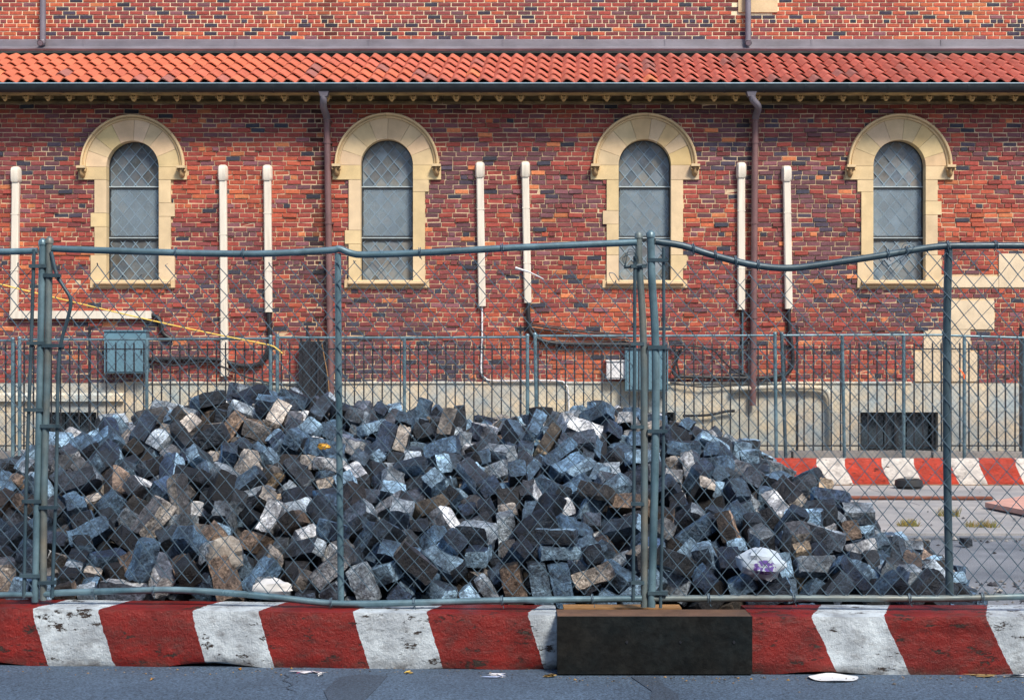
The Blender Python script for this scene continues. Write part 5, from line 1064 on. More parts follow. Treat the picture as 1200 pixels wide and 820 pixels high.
9, -619, 7596, 441, 845, 316, -68, 427, 13, 169, 7708, 480, 875, 259, 161, 376, 1, 191, 8654, 786, 673, -258, 206, -662, 14, -1905, 9114, 908, 228, -931, -268, -98, 7, 990, 9094, 875, 201, -767, 76, -605,
16, 436, 9551, 1098, 838, -179, 256, 448, 8, -3490, 10049, 759, 94, 983, 148, -48, 8, -729, 10126, 1108, 236, 210, 297, -901, 12, 382, 7710, 270, 750, -369, -288, -468, 3, -2043, 9025, 865, 340, 571, 724, -183,
6, 594, 9032, 860, 363, -154, 358, 846, 17, -990, 9348, 961, 2, -669, -737, 97, 1, 975, 9433, 952, 326, 252, -903, 119, 17, 1208, 10176, 1038, 97, 238, 700, 666, 10, -341, 10437, 1030, 229, 51, 907, -350,
17, -1806, 8413, 774, 772, 36, 436, 462, 14, -78, 8347, 658, 700, 47, -205, -682, 0, -1309, 8634, 847, 184, -57, -917, 349, 4, 752, 9352, 941, 126, -658, 267, 693, 9, 2437, 9841, 419, 58, -662, -736, -128,
8, -3457, 9865, 771, 430, 756, -488, 71, 14, -1307, 7584, 208, 830, 9, 424, 364, 17, -1557, 8189, 465, 531, 423, -730, 80, 1, -213, 7997, 581, 919, -323, 57, -220, 9, -2628, 8546, 760, 473, 560, 676, 77,
17, -2451, 8457, 701, 262, -530, 169, -789, 17, -763, 8892, 799, 318, -695, -603, -227, 10, 805, 9496, 1006, 56, 671, -61, 737, 14, 774, 9888, 1107, 81, 508, -608, 604, 17, -1426, 10075, 1195, 242, -151, 712, 641,
5, 2172, 7827, 204, 433, -480, 64, -760, 1, -77, 7833, 412, 466, 549, 422, 551, 6, -1621, 8083, 439, 567, 115, 550, 602, 11, 116, 8975, 826, 823, 457, -289, 176, 17, 269, 7549, 333, 776, 217, 355, 475,
4, 1445, 7718, 363, 704, 67, 669, 230, 10, 1400, 7812, 453, 94, -611, -759, -205, 11, 912, 8460, 702, 197, 157, 885, 392, 11, -32, 9090, 936, 503, -438, -321, 673, 10, 2693, 9182, 179, 692, 141, 694, -139,
2, 43, 9548, 989, 247, -685, 233, 645, 0, 25, 10274, 1059, 795, 352, 366, -331, 2, -1610, 7603, 144, 817, 172, 113, -539, 4, -1463, 7531, 230, 738, 229, 28, -634, 14, -1014, 7704, 200, 733, -478, 406, -265,
11, 583, 7712, 237, 895, 225, -109, -369, 0, 623, 8402, 609, 532, 593, -62, 601, 17, 2467, 8990, 278, 154, 941, -298, 42, 3, -54, 9421, 906, 407, 309, 832, -215, 11, -1017, 9679, 1074, 241, 78, 377, 891,
0, -1651, 7620, 389, 832, -398, 54, -382, 15, 581, 8040, 504, 656, -40, -735, 166, 13, -734, 9608, 1046, 826, -419, -130, -355, 4, 996, 9996, 1127, 36, 640, 767, 30, 5, -12, 9703, 1061, 65, 335, -493, 800,
12, 1497, 8465, 566, 238, -928, 124, 259, 11, -67, 8817, 742, 667, -99, 27, 738, 7, -1087, 9008, 850, 548, 331, 733, 229, 9, -276, 8812, 693, 393, 602, 380, 582, 3, 1248, 9564, 954, 707, -116, 502, 484,
1, -1225, 7716, 309, 200, -878, -424, -98, 1, 2327, 7876, 250, 114, 234, -147, -954, 12, -1694, 9765, 1188, 89, -86, -992, -12, 4, 745, 10140, 1114, 562, 586, 549, -201, 3, -3518, 10571, 808, 742, -609, -121, 253,
17, 2635, 10487, 311, 342, -817, -92, 454, 0, -2728, 7736, 205, 756, 159, 131, -621, 10, 2242, 7993, 157, 670, 32, -456, 585, 1, -711, 9488, 941, 642, 9, 766, -11, 16, 1784, 10328, 823, 706, -651, 32, 277,
1, 2239, 7681, 162, 769, 444, 27, 460, 7, -155, 7834, 524, 655, 64, 171, 733, 1, 671, 7878, 473, 133, 815, 532, 187, 12, -1277, 8076, 516, 134, -565, 743, -332, 14, 268, 8065, 566, 309, 69, 750, 580,
15, -1040, 8113, 620, 172, -848, -332, 375, 17, -2874, 8461, 705, 112, 306, 806, -494, 1, -1428, 8659, 785, 511, -315, -781, 172, 5, -823, 9521, 1051, 693, 618, -141, -343, 0, -1204, 9642, 1101, 387, 83, -878, -271,
17, -505, 9827, 1074, 27, 147, -42, 988, 14, -80, 9893, 1041, 632, -629, -407, -200, 7, -2734, 9822, 1042, 375, 859, 278, 210, 17, -1301, 9864, 1191, 733, -81, 162, 656, 17, -2798, 7522, 510, 740, -143, 271, -598,
14, 1181, 7579, 205, 256, -553, -96, 787, 3, -2637, 7921, 390, 581, -67, 466, 664, 6, 405, 8488, 609, 264, 424, 865, 34, 17, 560, 8939, 798, 648, -274, 276, 655, 7, 188, 9218, 893, 723, -87, 660, 187,
11, 2394, 9630, 298, 255, 456, 183, -833, 3, 1273, 10016, 952, 145, -545, -149, 812, 5, -311, 7812, 440, 644, 132, 358, 663, 15, 468, 8025, 490, 621, -229, 136, 737, 8, 1714, 8561, 663, 883, -131, 249, 377,
1, -2941, 8905, 809, 634, 20, 330, 699, 4, -1238, 9020, 984, 396, 662, 568, 287, 7, 1658, 10224, 891, 429, -624, 638, -138, 13, -2654, 7606, 215, 692, 146, 692, 146, 7, 2328, 7669, 99, 532, -137, 353, -757,
3, -619, 7705, 284, 531, -319, 100, 779, 6, 1785, 8175, 403, 536, 822, 105, 161, 6, 322, 8434, 573, 576, 677, -426, -168, 1, 720, 8456, 596, 354, 215, 852, 321, 7, 1442, 8808, 685, 462, 707, -293, -448,
8, 39, 8864, 803, 494, -773, 396, 39, 11, -608, 9528, 914, 752, 119, 290, -580, 13, -501, 9401, 913, 512, -449, 694, -236, 14, -250, 9628, 910, 320, 549, 389, -668, 11, 2488, 9727, 287, 237, -94, -120, 959,
3, 1706, 10061, 827, 9, -991, -90, 97, 11, -1118, 7682, 297, 874, 188, -106, 436, 9, 1322, 7515, 218, 706, -354, 436, 432, 11, 2248, 7582, 209, 251, 907, 271, 204, 7, 32, 8369, 617, 631, 327, 631, 312,
10, -2426, 8657, 799, 304, 514, -732, -326, 14, 2887, 9305, 54, 0, -951, -308, 0, 4, -2133, 9163, 944, 204, 240, 408, 857, 14, -2146, 9937, 1204, 208, -890, -52, 403, 1, -341, 10205, 961, 503, 209, 666, 509,
6, -218, 10187, 1032, 656, -126, 723, 175, 14, -121, 10346, 1011, 107, 552, -532, 633, 11, 1590, 7657, 176, 605, -395, 579, -378, 8, -460, 7709, 285, 548, -68, 215, 806, 3, 6, 7639, 256, 652, 200, 649, 338,
14, -2136, 7792, 286, 184, -930, -190, 255, 9, 1827, 7859, 274, 41, 63, 545, 835, 3, 1722, 8041, 348, 190, 40, 202, -960, 7, 2325, 8134, 132, 275, 91, 715, -636, 8, -1504, 8000, 408, 345, 651, 637, 226,
1, 2046, 8048, 365, 540, -1, -97, 836, 11, 22, 8237, 508, 127, -693, -83, 705, 4, 506, 8435, 538, 306, -299, 838, -338, 17, -2684, 8450, 530, 83, -397, 894, 188, 1, -3097, 8648, 684, 613, 520, 582, 120,
13, 1555, 9214, 819, 994, 13, -36, -104, 0, -1871, 9498, 992, 441, 675, -323, -495, 9, -1584, 9560, 1041, 45, -665, 2, 746, 5, 548, 7658, 333, 704, -225, 456, -496, 8, -1098, 7873, 459, 366, 163, 899, -175,
10, -2253, 8054, 522, 631, -213, -49, 744, 10, 1468, 8091, 475, 109, -733, -414, -529, 15, 48, 8462, 703, 286, -657, -360, 598, 1, -2945, 9184, 895, 516, -840, 41, 166, 5, -65, 9582, 962, 243, -617, 221, 715,
0, 333, 9642, 1047, 703, -205, 653, 193, 7, -91, 9987, 992, 583, 434, -398, 559, 5, -1946, 10053, 1189, 88, -629, 152, 758, 16, -2052, 10127, 1240, 280, -771, -503, 273, 2, 3051, 10466, 58, 706, -706, 38, -38,
2, 421, 10565, 1052, 79, -591, 86, -798, 5, 1079, 7720, 443, 62, 596, -738, -310, 1, -5310, 7385, 118, 26, 852, 43, -522, 13, -5167, 7375, 112, 9, -707, 9, 707, 1, -5010, 7371, 108, 384, 0, 924, 0,
4, -4838, 7454, 63, 200, 199, -678, -679, 6, -4613, 7372, 113, 707, 0, 707, 0, 13, -4439, 7399, 58, 994, 43, 0, 105, 7, -4208, 7367, 62, 666, 746, 0, 0, 2, -4021, 7381, 133, 620, 437, 536, -371,
2, -3909, 7424, 144, 514, 484, 665, -242, 14, -3769, 7375, 130, 836, 0, -548, 0, 9, -3596, 7436, 151, 531, 474, 663, -232, 0, -3459, 7476, 103, 72, 117, -544, -828, 7, -3390, 7361, 126, 389, -389, 591, 591,
4, -3202, 7375, 117, 549, -488, 446, 512, 7, -2961, 7409, 141, 167, -429, -15, 888, 8, -2811, 7417, 152, 239, -826, -16, -510, 2, -5346, 7491, 119, 496, -504, 496, 504, 6, -4657, 7577, 113, 681, -189, 681, 189,
0, -4508, 7492, 70, 445, -550, 444, 550, 13, -4262, 7548, 80, 930, -26, -76, 359, 12, -3834, 7506, 155, 704, -67, 617, 344, 5, -3706, 7537, 120, 482, 101, -179, 852, 1, -3352, 7537, 192, 623, 403, 543, 394,
16, -3238, 7540, 205, 170, 726, 606, -279, 1, -3026, 7552, 177, 74, -327, -755, 564, 4, -2898, 7626, 152, 859, 181, 99, -469, 4, -2778, 7496, 254, 504, -452, 325, 660, 8, -1931, 7674, 198, 607, -484, 558, -293,
12, 859, 7690, 186, 856, 180, 100, -475, 12, 1995, 7611, 169, 134, -88, -827, 539, 12, -3516, 7550, 174, 457, -539, 201, 679, 13, -3302, 7722, 279, 449, -626, -190, 609, 15, -3187, 7664, 245, 441, -890, 116, -8,
8, -1450, 7691, 278, 679, -630, 198, 322, 17, 1717, 7669, 224, 227, -669, -62, 704, 3, -2619, 7783, 320, 624, 461, 624, 91, 16, -2482, 7904, 368, 548, 248, -556, -574, 0, 2449, 7810, 89, 106, 348, 615, -699,
12, -2507, 8085, 439, 460, 527, -708, -98, 2, -2079, 8062, 422, 556, 406, -567, -452, 8, 2256, 8066, 278, 87, 92, -950, -286, 4, -3645, 8237, 423, 414, 828, 369, -80, 14, 754, 8294, 518, 45, 813, 494, -307,
3, 1318, 8234, 498, 236, 176, 927, 233, 5, 2162, 8278, 304, 86, 136, 703, -693, 13, -3210, 8539, 633, 665, 372, 386, 520, 8, -3361, 8574, 565, 13, -220, -33, 975, 2, -2200, 8219, 577, 173, -454, -822, 298,
11, -1566, 8312, 566, 220, 35, 59, 973, 3, -438, 8371, 588, 13, -665, -540, 515, 16, -161, 8486, 615, 808, 553, 196, -53, 3, 2578, 8561, 61, 52, 52, -705, -705, 12, -3766, 8783, 555, 186, -958, -63, 208,
3, -2227, 8475, 666, 298, 629, 659, 284, 1, 1674, 8278, 596, 303, -118, 207, -923, 17, -3299, 9001, 615, 505, 236, -164, -814, 12, -2036, 8905, 767, 939, 219, 260, 50, 3, -510, 8919, 818, 442, -621, -236, 603,
13, 301, 8939, 806, 141, 700, 690, -118, 3, 418, 8869, 798, 633, 308, -633, -322, 7, -2967, 9108, 803, 968, 204, 31, -147, 17, -1729, 9119, 870, 482, -173, 39, -858, 6, -670, 9055, 812, 66, -3, -449, 891,
7, 283, 9109, 873, 504, 640, 535, 223, 5, 2168, 8781, 453, 66, 778, -55, -623, 5, -3437, 9285, 670, 287, 99, 97, 948, 9, -3245, 9317, 719, 271, -87, -153, 946, 15, -2840, 9312, 924, 651, 277, 707, 9,
14, -2437, 9168, 904, 541, -603, -201, 550, 7, -1751, 9312, 952, 796, 2, 138, 589, 3, -1634, 9229, 944, 491, 587, 558, 322, 2, -1555, 9099, 887, 103, 777, 526, -330, 13, -1150, 9172, 922, 13, -554, -766, 325,
7, -1006, 9166, 893, 639, -143, 71, 753, 15, -860, 9171, 863, 50, -706, 241, -664, 15, -381, 9260, 872, 605, 389, 584, -376, 17, -107, 9269, 874, 428, -480, 509, 573, 2, 290, 9280, 908, 576, 448, 539, -420,
3, 735, 9171, 845, 56, -265, 942, 198, 4, 2228, 9278, 292, 296, 23, 916, 270, 7, 2521, 9193, 258, 58, 6, -918, 391, 14, -1766, 9585, 1005, 541, -556, 511, -370, 10, -1598, 9440, 977, 363, 561, 571, -477,
1, -1470, 9323, 969, 704, 272, -437, 488, 16, -1193, 9439, 954, 750, -660, 17, -48, 12, -224, 9395, 899, 468, 428, 571, -522, 13, 1199, 9374, 1008, 3, -22, 707, -707, 7, 1321, 9466, 904, 594, 578, -398, 392,
6, 1469, 9475, 880, 239, 603, 189, -738, 1, -3279, 9650, 703, 910, 162, 346, 162, 0, -3178, 9523, 735, 384, 866, 238, -215, 5, -2275, 9491, 1025, 678, 204, -607, -360, 14, -1858, 9727, 1066, 596, 247, 706, -293,
5, -386, 9693, 869, 433, 574, 418, -555, 14, -187, 9521, 897, 575, -269, 700, 328, 3, -3219, 9748, 769, 273, 143, 299, 903, 11, -3157, 9798, 830, 942, -255, 212, -43, 17, -2901, 9755, 949, 0, 797, 0, -604,
17, -1981, 9593, 1046, 76, -11, 839, -538, 17, 731, 9758, 983, 281, 340, -649, -620, 5, 1708, 9769, 821, 562, 80, 55, 821, 12, 2095, 9856, 573, 585, -48, -809, 34, 12, -2961, 9915, 915, 724, -165, 100, -662,
13, 1234, 9881, 947, 634, -535, -355, -432, 17, 1617, 9920, 830, 50, 0, 999, 0, 7, -2840, 10016, 962, 100, 209, -43, 972, 11, 1420, 10272, 888, 732, 588, -284, 197, 14, -2204, 10372, 1084, 350, 681, 294, -572,
11, 1199, 10307, 963, 175, -360, 78, 913, 6, -2496, 10565, 1043, 765, -24, 643, 20, 16, -2315, 10712, 1058, 649, -504, 570, -11, 13, 1233, 10503, 938, 144, -124, 699, 690, 12, 1736, 10569, 814, 18, -978, -184, 95,
14, 1848, 11013, 595, 759, -28, 286, 585, 12, 1641, 11405, 484, 219, -413, -497, 731, 13, 1685, 11642, 362, 582, -197, -112, -781, 12, -5266, 7388, 308, 525, -19, 851, -12, 16, -5083, 7371, 279, 65, 65, -704, 704,
6, -4873, 7373, 240, 556, 557, 436, -436, 11, -4717, 7365, 121, 500, -500, -500, -500, 0, -4522, 7385, 253, 950, -18, 305, -57, 8, -4321, 7384, 231, 889, 40, -456, 0, 17, -4176, 7444, 205, 672, 147, 534, -492,
16, -4028, 7402, 380, 593, 244, 709, -292, 9, -3756, 7438, 415, 259, -176, -73, -947, 17, -3767, 7382, 298, 0, 154, 0, 988, 14, -3609, 7370, 371, 492, -492, -508, -508, 2, -3412, 7374, 365, 0, 643, 0, -766,
10, -3318, 7413, 345, 591, 335, 672, 295, 16, -3046, 7417, 298, 17, -132, 846, 517, 13, -2905, 7370, 489, 442, 436, 552, -556, 7, -2757, 7397, 439, 602, -424, -372, -566, 8, 2875, 7514, 61, 706, 706, 40, 40,
14, -5086, 7482, 158, 402, 20, 916, -9, 6, -4914, 7535, 236, 394, 587, 394, -587, 8, -4798, 7487, 249, 658, 352, 633, -206, 13, -4552, 7509, 249, 285, 134, -753, 578, 8, -4456, 7394, 333, 681, -665, 192, 240,
9, -4313, 7513, 241, 616, -452, 508, 399, 10, -4259, 7630, 305, 839, 288, 418, -199, 15, -3899, 7496, 329, 189, 369, -461, -785, 17, -3514, 7481, 343, 74, -36, -703, -707, 6, -3552, 7598, 343, 592, 685, -309, 291,
16, -3362, 7552, 432, 541, -688, 22, 484, 13, -3173, 7582, 373, 760, -202, 550, -281, 13, -3074, 7503, 386, 512, 392, -708, -286, 9, -2909, 7621, 300, 824, -237, 384, -344, 0, -2874, 7496, 391, 335, 867, -52, 364,
7, -2101, 7597, 214, 498, 534, 638, -243, 10, -121, 7563, 189, 363, -746, -522, -198, 12, -5034, 7582, 319, 278, 544, 514, -602, 8, -4904, 7669, 281, 768, -532, 286, 212, 0, -4714, 7566, 303, 376, 363, 850, 64,
17, -4747, 7780, 300, 84, 20, 798, 596, 13, -4548, 7633, 226, 355, -541, -329, -687, 17, -3720, 7498, 515, 656, 62, 220, 719, 2, -3551, 7706, 454, 199, -975, 93, 15, 14, -3395, 7800, 410, 483, 798, -114, -342,
2, -2973, 7689, 470, 608, -502, 114, 605, 9, 225, 7578, 476, 460, 580, 671, -37, 4, 3049, 7691, 47, 0, 1000, 0, 0, 13, -5043, 7806, 301, 58, 841, -367, -393, 3, -4517, 7837, 216, 661, -242, 141, 696,
6, -4399, 7874, 227, 766, -304, 501, -263, 2, -4344, 7989, 328, 513, -651, 310, 465, 11, -4051, 7808, 367, 769, 188, 339, -507, 15, -3168, 7791, 468, 467, -609, 183, -614, 4, -2852, 7758, 464, 670, -73, -445, -590,
16, -2064, 7899, 357, 177, -144, 395, 890, 5, -186, 7827, 420, 811, -34, -579, 78, 5, 388, 7839, 473, 304, 649, 654, -242, 13, -5314, 7996, 309, 491, 648, 465, -352, 1, -5233, 7785, 306, 291, 645, 689, 158,
9, -4561, 8033, 296, 605, -760, -198, 133, 3, -3952, 7868, 455, 614, -350, 128, 696, 8, -3288, 7912, 502, 827, 199, -391, 351, 11, -3121, 7894, 561, 559, 461, 657, 210, 15, -5137, 8076, 308, 85, -264, 656, 702,
16, -4981, 8007, 235, 576, -102, -234, 777, 12, -4462, 8240, 291, 585, 687, 348, 254, 14, -4113, 8047, 382, 563, -597, 376, 430, 0, -3845, 7959, 430, 395, -336, -737, 434, 4, -4255, 8092, 460, 281, 333, -403, -805,
2, -3247, 8163, 551, 295, -845, -311, 321, 6, -749, 7983, 521, 881, 309, -294, -205, 0, 1144, 8073, 595, 364, -287, 26, 886, 7, 1979, 8311, 452, 167, -795, 571, 120, 5, 2558, 8045, 66, 355, 355, -611, -611,
7, -5043, 8344, 233, 285, -483, -475, 678, 6, -4837, 8420, 336, 182, -562, 398, 702, 13, -4065, 8294, 408, 615, -668, 174, 383, 8, -3980, 8127, 382, 379, -825, 411, -84, 7, -3646, 8283, 499, 415, 830, 366, -79,
16, -3301, 8315, 560, 759, -351, 1, 549, 2, -3032, 8184, 522, 944, -12, 240, -224, 0, -1363, 8104, 590, 188, 410, 12, 892, 13, -838, 8119, 555, 333, -911, 164, -179, 6, 2342, 8375, 207, 812, 79, 566, 120,
14, -5130, 8439, 305, 77, -51, 549, -831, 9, -4720, 8575, 320, 277, -36, -752, 596, 5, -4111, 8608, 387, 473, -731, -490, -38, 15, -4042, 8466, 384, 269, -366, 499, 738, 17, -3509, 8390, 583, 440, -354, 207, 799,
12, -3433, 8775, 644, 444, 683, -531, -234, 13, -3009, 8338, 647, 520, 364, 757, 155, 1, -2944, 8263, 598, 360, -533, 648, -408, 17, -1357, 8336, 643, 264, 663, 420, -560, 9, -851, 8222, 618, 35, 159, -370, 915,
7, 2531, 8470, 178, 96, 232, 746, 617, 13, 2641, 8379, 53, 0, -660, -752, 0, 13, -5329, 8722, 340, 688, 159, 665, -242, 7, -5100, 8698, 293, 380, -125, 883, -245, 16, -4192, 8707, 348, 951, 132, 281, -3,
6, -4057, 8812, 388, 896, 260, 159, -324, 12, -4241, 8430, 422, 408, 871, -100, -255, 8, -3428, 8487, 644, 44, -299, -788, 537, 0, -1281, 8543, 744, 255, 74, -349, 899, 13, 884, 8322, 589, 712, 150, 142, -672,
8, 1314, 8636, 701, 493, -466, -191, 710, 6, 2047, 8649, 600, 86, 35, -819, 566, 7, 2341, 8733, 218, 108, -598, 728, 317, 11, 2323, 8885, 202, 306, 362, 59, 878, 6, -5254, 9070, 329, 627, 323, -134, 696,
12, -4658, 9027, 311, 718, 422, 318, -452, 4, -4557, 9045, 344, 3, -568, -141, -811, 2, -4494, 8363, 372, 851, 208, 130, 465, 17, -3633, 8977, 619, 741, -186, 143, -630, 12, -1961, 8701, 793, 773, 191, 226, 561,
16, -5135, 9208, 338, 615, -516, 562, 196, 10, -4899, 9287, 266, 298, -690, 591, -294, 5, -3422, 9092, 691, 658, 212, 703, 166, 5, -3644, 9137, 616, 407, -646, 539, -356, 10, 2751, 8983, 138, 334, 12, 938, 93,
10, 2831, 9432, 65, 406, 406, 579, 579, 17, -5298, 9231, 276, 141, -605, -331, 710, 15, -5023, 9467, 289, 148, -878, 195, 411, 16, -4372, 9263, 341, 726, -344, 548, 233, 1, -3991, 9240, 488, 809, 345, 32, -476,
5, -4067, 9151, 523, 850, -365, -328, -190, 17, 364, 9134, 954, 45, 970, -17, -236, 9, 2347, 9106, 289, 300, -786, -312, -441, 11, -5216, 9514, 314, 906, 357, 227, -26, 1, -4732, 9706, 356, 96, -667, 727, -130,
11, -4558, 9494, 339, 587, 640, 393, -302, 2, -3827, 9258, 542, 759, 590, -114, -251, 1, -3005, 9405, 929, 914, -216, 304, 158, 1, -2040, 9268, 1009, 286, -673, 673, -114, 3, -1289, 9245, 969, 544, 527, 633, 158,
4, -782, 9380, 1003, 992, 6, 123, -15, 12, 370, 9457, 1026, 576, -334, -158, -729, 0, 1071, 9491, 1012, 884, 197, -198, 376, 9, 2201, 9729, 490, 312, -34, 915, -255, 5, 2306, 9520, 303, 150, -138, 861, 465,
1, 2600, 10021, 280, 388, -81, -433, 810, 17, -4556, 9616, 315, 561, -635, 364, 388, 6, -3581, 9489, 620, 610, 724, 259, 192, 14, -3419, 9509, 699, 747, 435, -200, -461, 5, -3228, 9601, 829, 388, -903, -72, 168,
10, -3051, 9546, 928, 613, -735, 102, 272, 15, -1724, 9372, 1032, 749, -134, 32, -648, 14, -1336, 9423, 1080, 391, 550, 642, 365, 12, -1166, 9319, 1008, 831, 491, 86, -248, 7, -752, 9777, 1033, 606, -52, 792, 51,
8, 932, 9559, 962, 586, -344, -636, -365, 11, 1954, 9850, 691, 604, 275, 235, 711, 4, 2689, 9819, 151, 152, 295, -897, -293, 2, -5355, 9748, 337, 288, -646, 288, -646, 8, -5201, 9844, 317, 540, -49, -840, 31,
11, -3624, 9609, 637, 241, 154, 157, -945, 16, -3050, 9667, 926, 533, -402, -515, -538, 1, 592, 9637, 1102, 189, 855, 414, -249, 17, 1032, 9774, 1005, 43, -424, 905, -20, 16, -5349, 9918, 353, 697, 121, 697, 121,
16, -3923, 9906, 451, 619, -278, 406, 612, 9, -3575, 9843, 643, 14, -882, -255, 397, 6, -2557, 9975, 1036, 586, -193, -756, -218, 9, -1640, 9882, 1200, 974, 8, 211, -80, 10, -1442, 9894, 1149, 996, -4, 71, -61,
12, -1161, 9788, 1112, 494, 578, 624, -181, 2, -467, 10020, 1088, 311, 382, -81, -866, 4, 641, 9721, 1135, 447, -254, -183, -838, 15, 1135, 10002, 952, 577, -414, 519, -475, 1, 1472, 9825, 950, 27, 103, -714, 692,
8, 2305, 9724, 387, 291, -590, 443, -609, 13, 2714, 10048, 195, 300, 484, 685, 454, 6, 2917, 10023, 55, 165, 165, 688, 688, 8, -5206, 10032, 238, 587, -552, 472, 357, 5, -5139, 10427, 275, 377, 72, 385, -839,
2, -4590, 10227, 341, 416, 761, 494, 52, 7, -3878, 10045, 554, 233, -39, 490, 839, 13, -3611, 10133, 698, 923, -284, -107, 238, 8, -3645, 9952, 640, 129, -111, 778, -604, 9, -3170, 10007, 871, 732, 630, -257, 17,
1, -2789, 9966, 1022, 81, -974, -80, 197, 6, -2502, 10129, 1105, 701, -366, -462, -400, 14, -2473, 9843, 1107, 28, -942, 324, -82, 7, -447, 10206, 1024, 746, 209, 392, -497, 4, 221, 10150, 1065, 466, 28, -16, -884,
0, 533, 10214, 1072, 948, 237, 155, 143, 8, 809, 10059, 1056, 521, -203, 792, 245, 10, 1522, 10046, 923, 30, 980, 11, -194, 13, 2377, 10074, 437, 391, 74, 481, 781, 16, -5333, 10329, 245, 297, -642, 659, 257,
7, -4721, 10154, 318, 778, 271, 269, 499, 12, -4750, 10340, 311, 682, 299, 616, -257, 6, -3976, 10206, 511, 857, -72, 1, 511, 11, -3718, 10150, 572, 407, 415, 277, 765, 10, -3335, 10305, 719, 532, 519, -229, -629,
10, -2898, 10284, 970, 67, -209, -918, 330, 16, -2335, 10167, 1156, 572, 492, 416, 508, 7, -1199, 10253, 1136, 491, 323, 596, 547, 10, -974, 10105, 1130, 379, 789, -384, -294, 4, -884, 10280, 1097, 385, 44, 458, -800,
5, 595, 10215, 1159, 189, -953, 105, 211, 11, 647, 10104, 1064, 606, -562, 273, 492, 7, 1345, 10195, 942, 765, -89, -354, 530, 10, 2798, 10149, 176, 470, 649, -254, -541, 8, -3693, 10429, 596, 858, -509, -33, -53,
7, -3467, 10428, 750, 963, 268, 15, 10, 16, -3324, 10538, 785, 518, -349, -230, -746, 13, -2855, 10450, 1026, 626, 771, -108, 38, 1, -2124, 10599, 1170, 178, -32, -6, 984, 3, -1385, 10336, 1167, 173, -306, 484, 802,
11, -1093, 10283, 1113, 572, 220, 92, 784, 6, -951, 10405, 1100, 988, -17, 91, 124, 7, -547, 10847, 950, 127, -806, -577, -26, 6, 855, 10331, 1069, 683, -285, 621, 259, 2, 1320, 10389, 965, 693, -691, 196, 68,
17, 2121, 10498, 527, 332, -522, 230, -751, 16, 2481, 10302, 351, 220, 490, -810, -236, 3, -5330, 10658, 235, 542, -454, 542, 454, 9, -5078, 10750, 259, 673, -344, 601, -260, 3, -4578, 10553, 260, 310, -280, -92, -904,
7, -1633, 10772, 1062, 1, 795, 549, 258, 9, -1421, 10660, 1056, 858, -284, 377, -201, 11, -1228, 10647, 1043, 558, -740, 135, 351, 7, -681, 10573, 1024, 392, -164, 863, 272, 8, 1494, 10551, 861, 472, 489, -688, -253,
10, -2806, 10893, 957, 409, -748, 428, 299, 3, -1739, 10784, 1121, 236, 688, -641, -245, 2, -1600, 11108, 1012, 384, 233, -404, -797, 12, 1605, 10757, 884, 86, 208, -946, 233, 1, 2641, 10771, 288, 134, -134, 694, -694,
11, -1431, 11130, 1010, 149, -416, 872, -208, 8, -1192, 11231, 949, 750, 301, -11, -589, 16, 1852, 11317, 458, 277, -258, -127, -917, 17, 2146, 10953, 444, 255, -73, 344, -900, 9, 2777, 11100, 138, 22, -360, 462, 811,
14, 2902, 11034, 108, 657, -189, 681, 260, 17, 1985, 11505, 364, 950, -88, -115, 275, 13, 3130, 11108, 53, 0, -994, 113, 0, 16, 1950, 11953, 255, 194, 270, -549, 767, 12, -5233, 7527, 265, 375, -172, -604, -682,
11, -3536, 7463, 491, 191, 320, 924, 82, 4, -2943, 7492, 525, 751, -520, -262, -312, 6, -4148, 7511, 382, 883, -263, 174, -347, 4, -3489, 7624, 524, 511, 76, 135, -845, 11, -3246, 7658, 501, 614, 370, -668, -196,
15, -3104, 7561, 483, 308, -737, -376, 470, 16, -5349, 7720, 248, 227, 670, 227, 670, 17, -4424, 7619, 282, 83, -575, 813, -21, 9, -4030, 7615, 279, 20, 825, -385, 412, 12, -4767, 7923, 334, 424, 905, 22, -28,
14, -4513, 7858, 335, 801, 472, -344, -132, 8, -4174, 7697, 366, 66, -441, -302, -843, 3, -3899, 7611, 454, 239, -305, 831, -398, 13, -3767, 8072, 470, 813, 417, 382, -138, 13, -3403, 7765, 519, 829, -492, 258, -63,
6, -2949, 7843, 565, 814, 467, 21, -346, 15, -5175, 8275, 286, 710, -267, 342, -555, 12, -4693, 8232, 309, 133, -133, 698, -691, 6, -5333, 8471, 298, 631, -350, 528, -447, 13, -5105, 8549, 370, 164, 286, 894, -304,
16, -5009, 8566, 239, 297, 703, 157, 627, 7, -3753, 8358, 483, 926, 111, 353, -69, 3, -3724, 8468, 610, 987, -70, -101, -100, 11, -3152, 8287, 635, 566, 543, -572, -241, 2, 2572, 8654, 222, 395, -656, -593, 249,
17, -3949, 8684, 423, 866, -356, -253, 241, 12, -3322, 7850, 576, 865, 400, -180, -244, 7, -4458, 8982, 413, 666, -477, -367, 441, 6, -3558, 8183, 495, 754, 119, 523, -379, 8, -3075, 8102, 635, 292, -576, 635, 424,
6, -4993, 8812, 272, 397, -87, 882, -239, 11, -4172, 8929, 430, 288, 285, 385, -829, 6, -4972, 9189, 323, 682, -214, 280, -642, 16, -4700, 9119, 436, 7, 264, -226, -938, 8, -4685, 9400, 458, 740, 154, -77, -650,
15, -3478, 8943, 642, 575, 281, 354, 682, 1, -4023, 9403, 540, 966, 154, -93, 184, 4, -3153, 9879, 922, 550, -786, 267, -95, 17, -3234, 10377, 877, 136, -303, 844, -422, 14, -3893, 9692, 500, 207, -689, -614, 325,
4, -5348, 9621, 457, 690, -264, 629, -242, 15, 326, 10101, 1084, 644, -528, -539, 129, 14, 2182, 10017, 485, 93, -572, 671, 462, 16, -2575, 10268, 1129, 630, -663, -200, -351, 8, 1019, 10393, 1016, 24, -346, -938, 13,
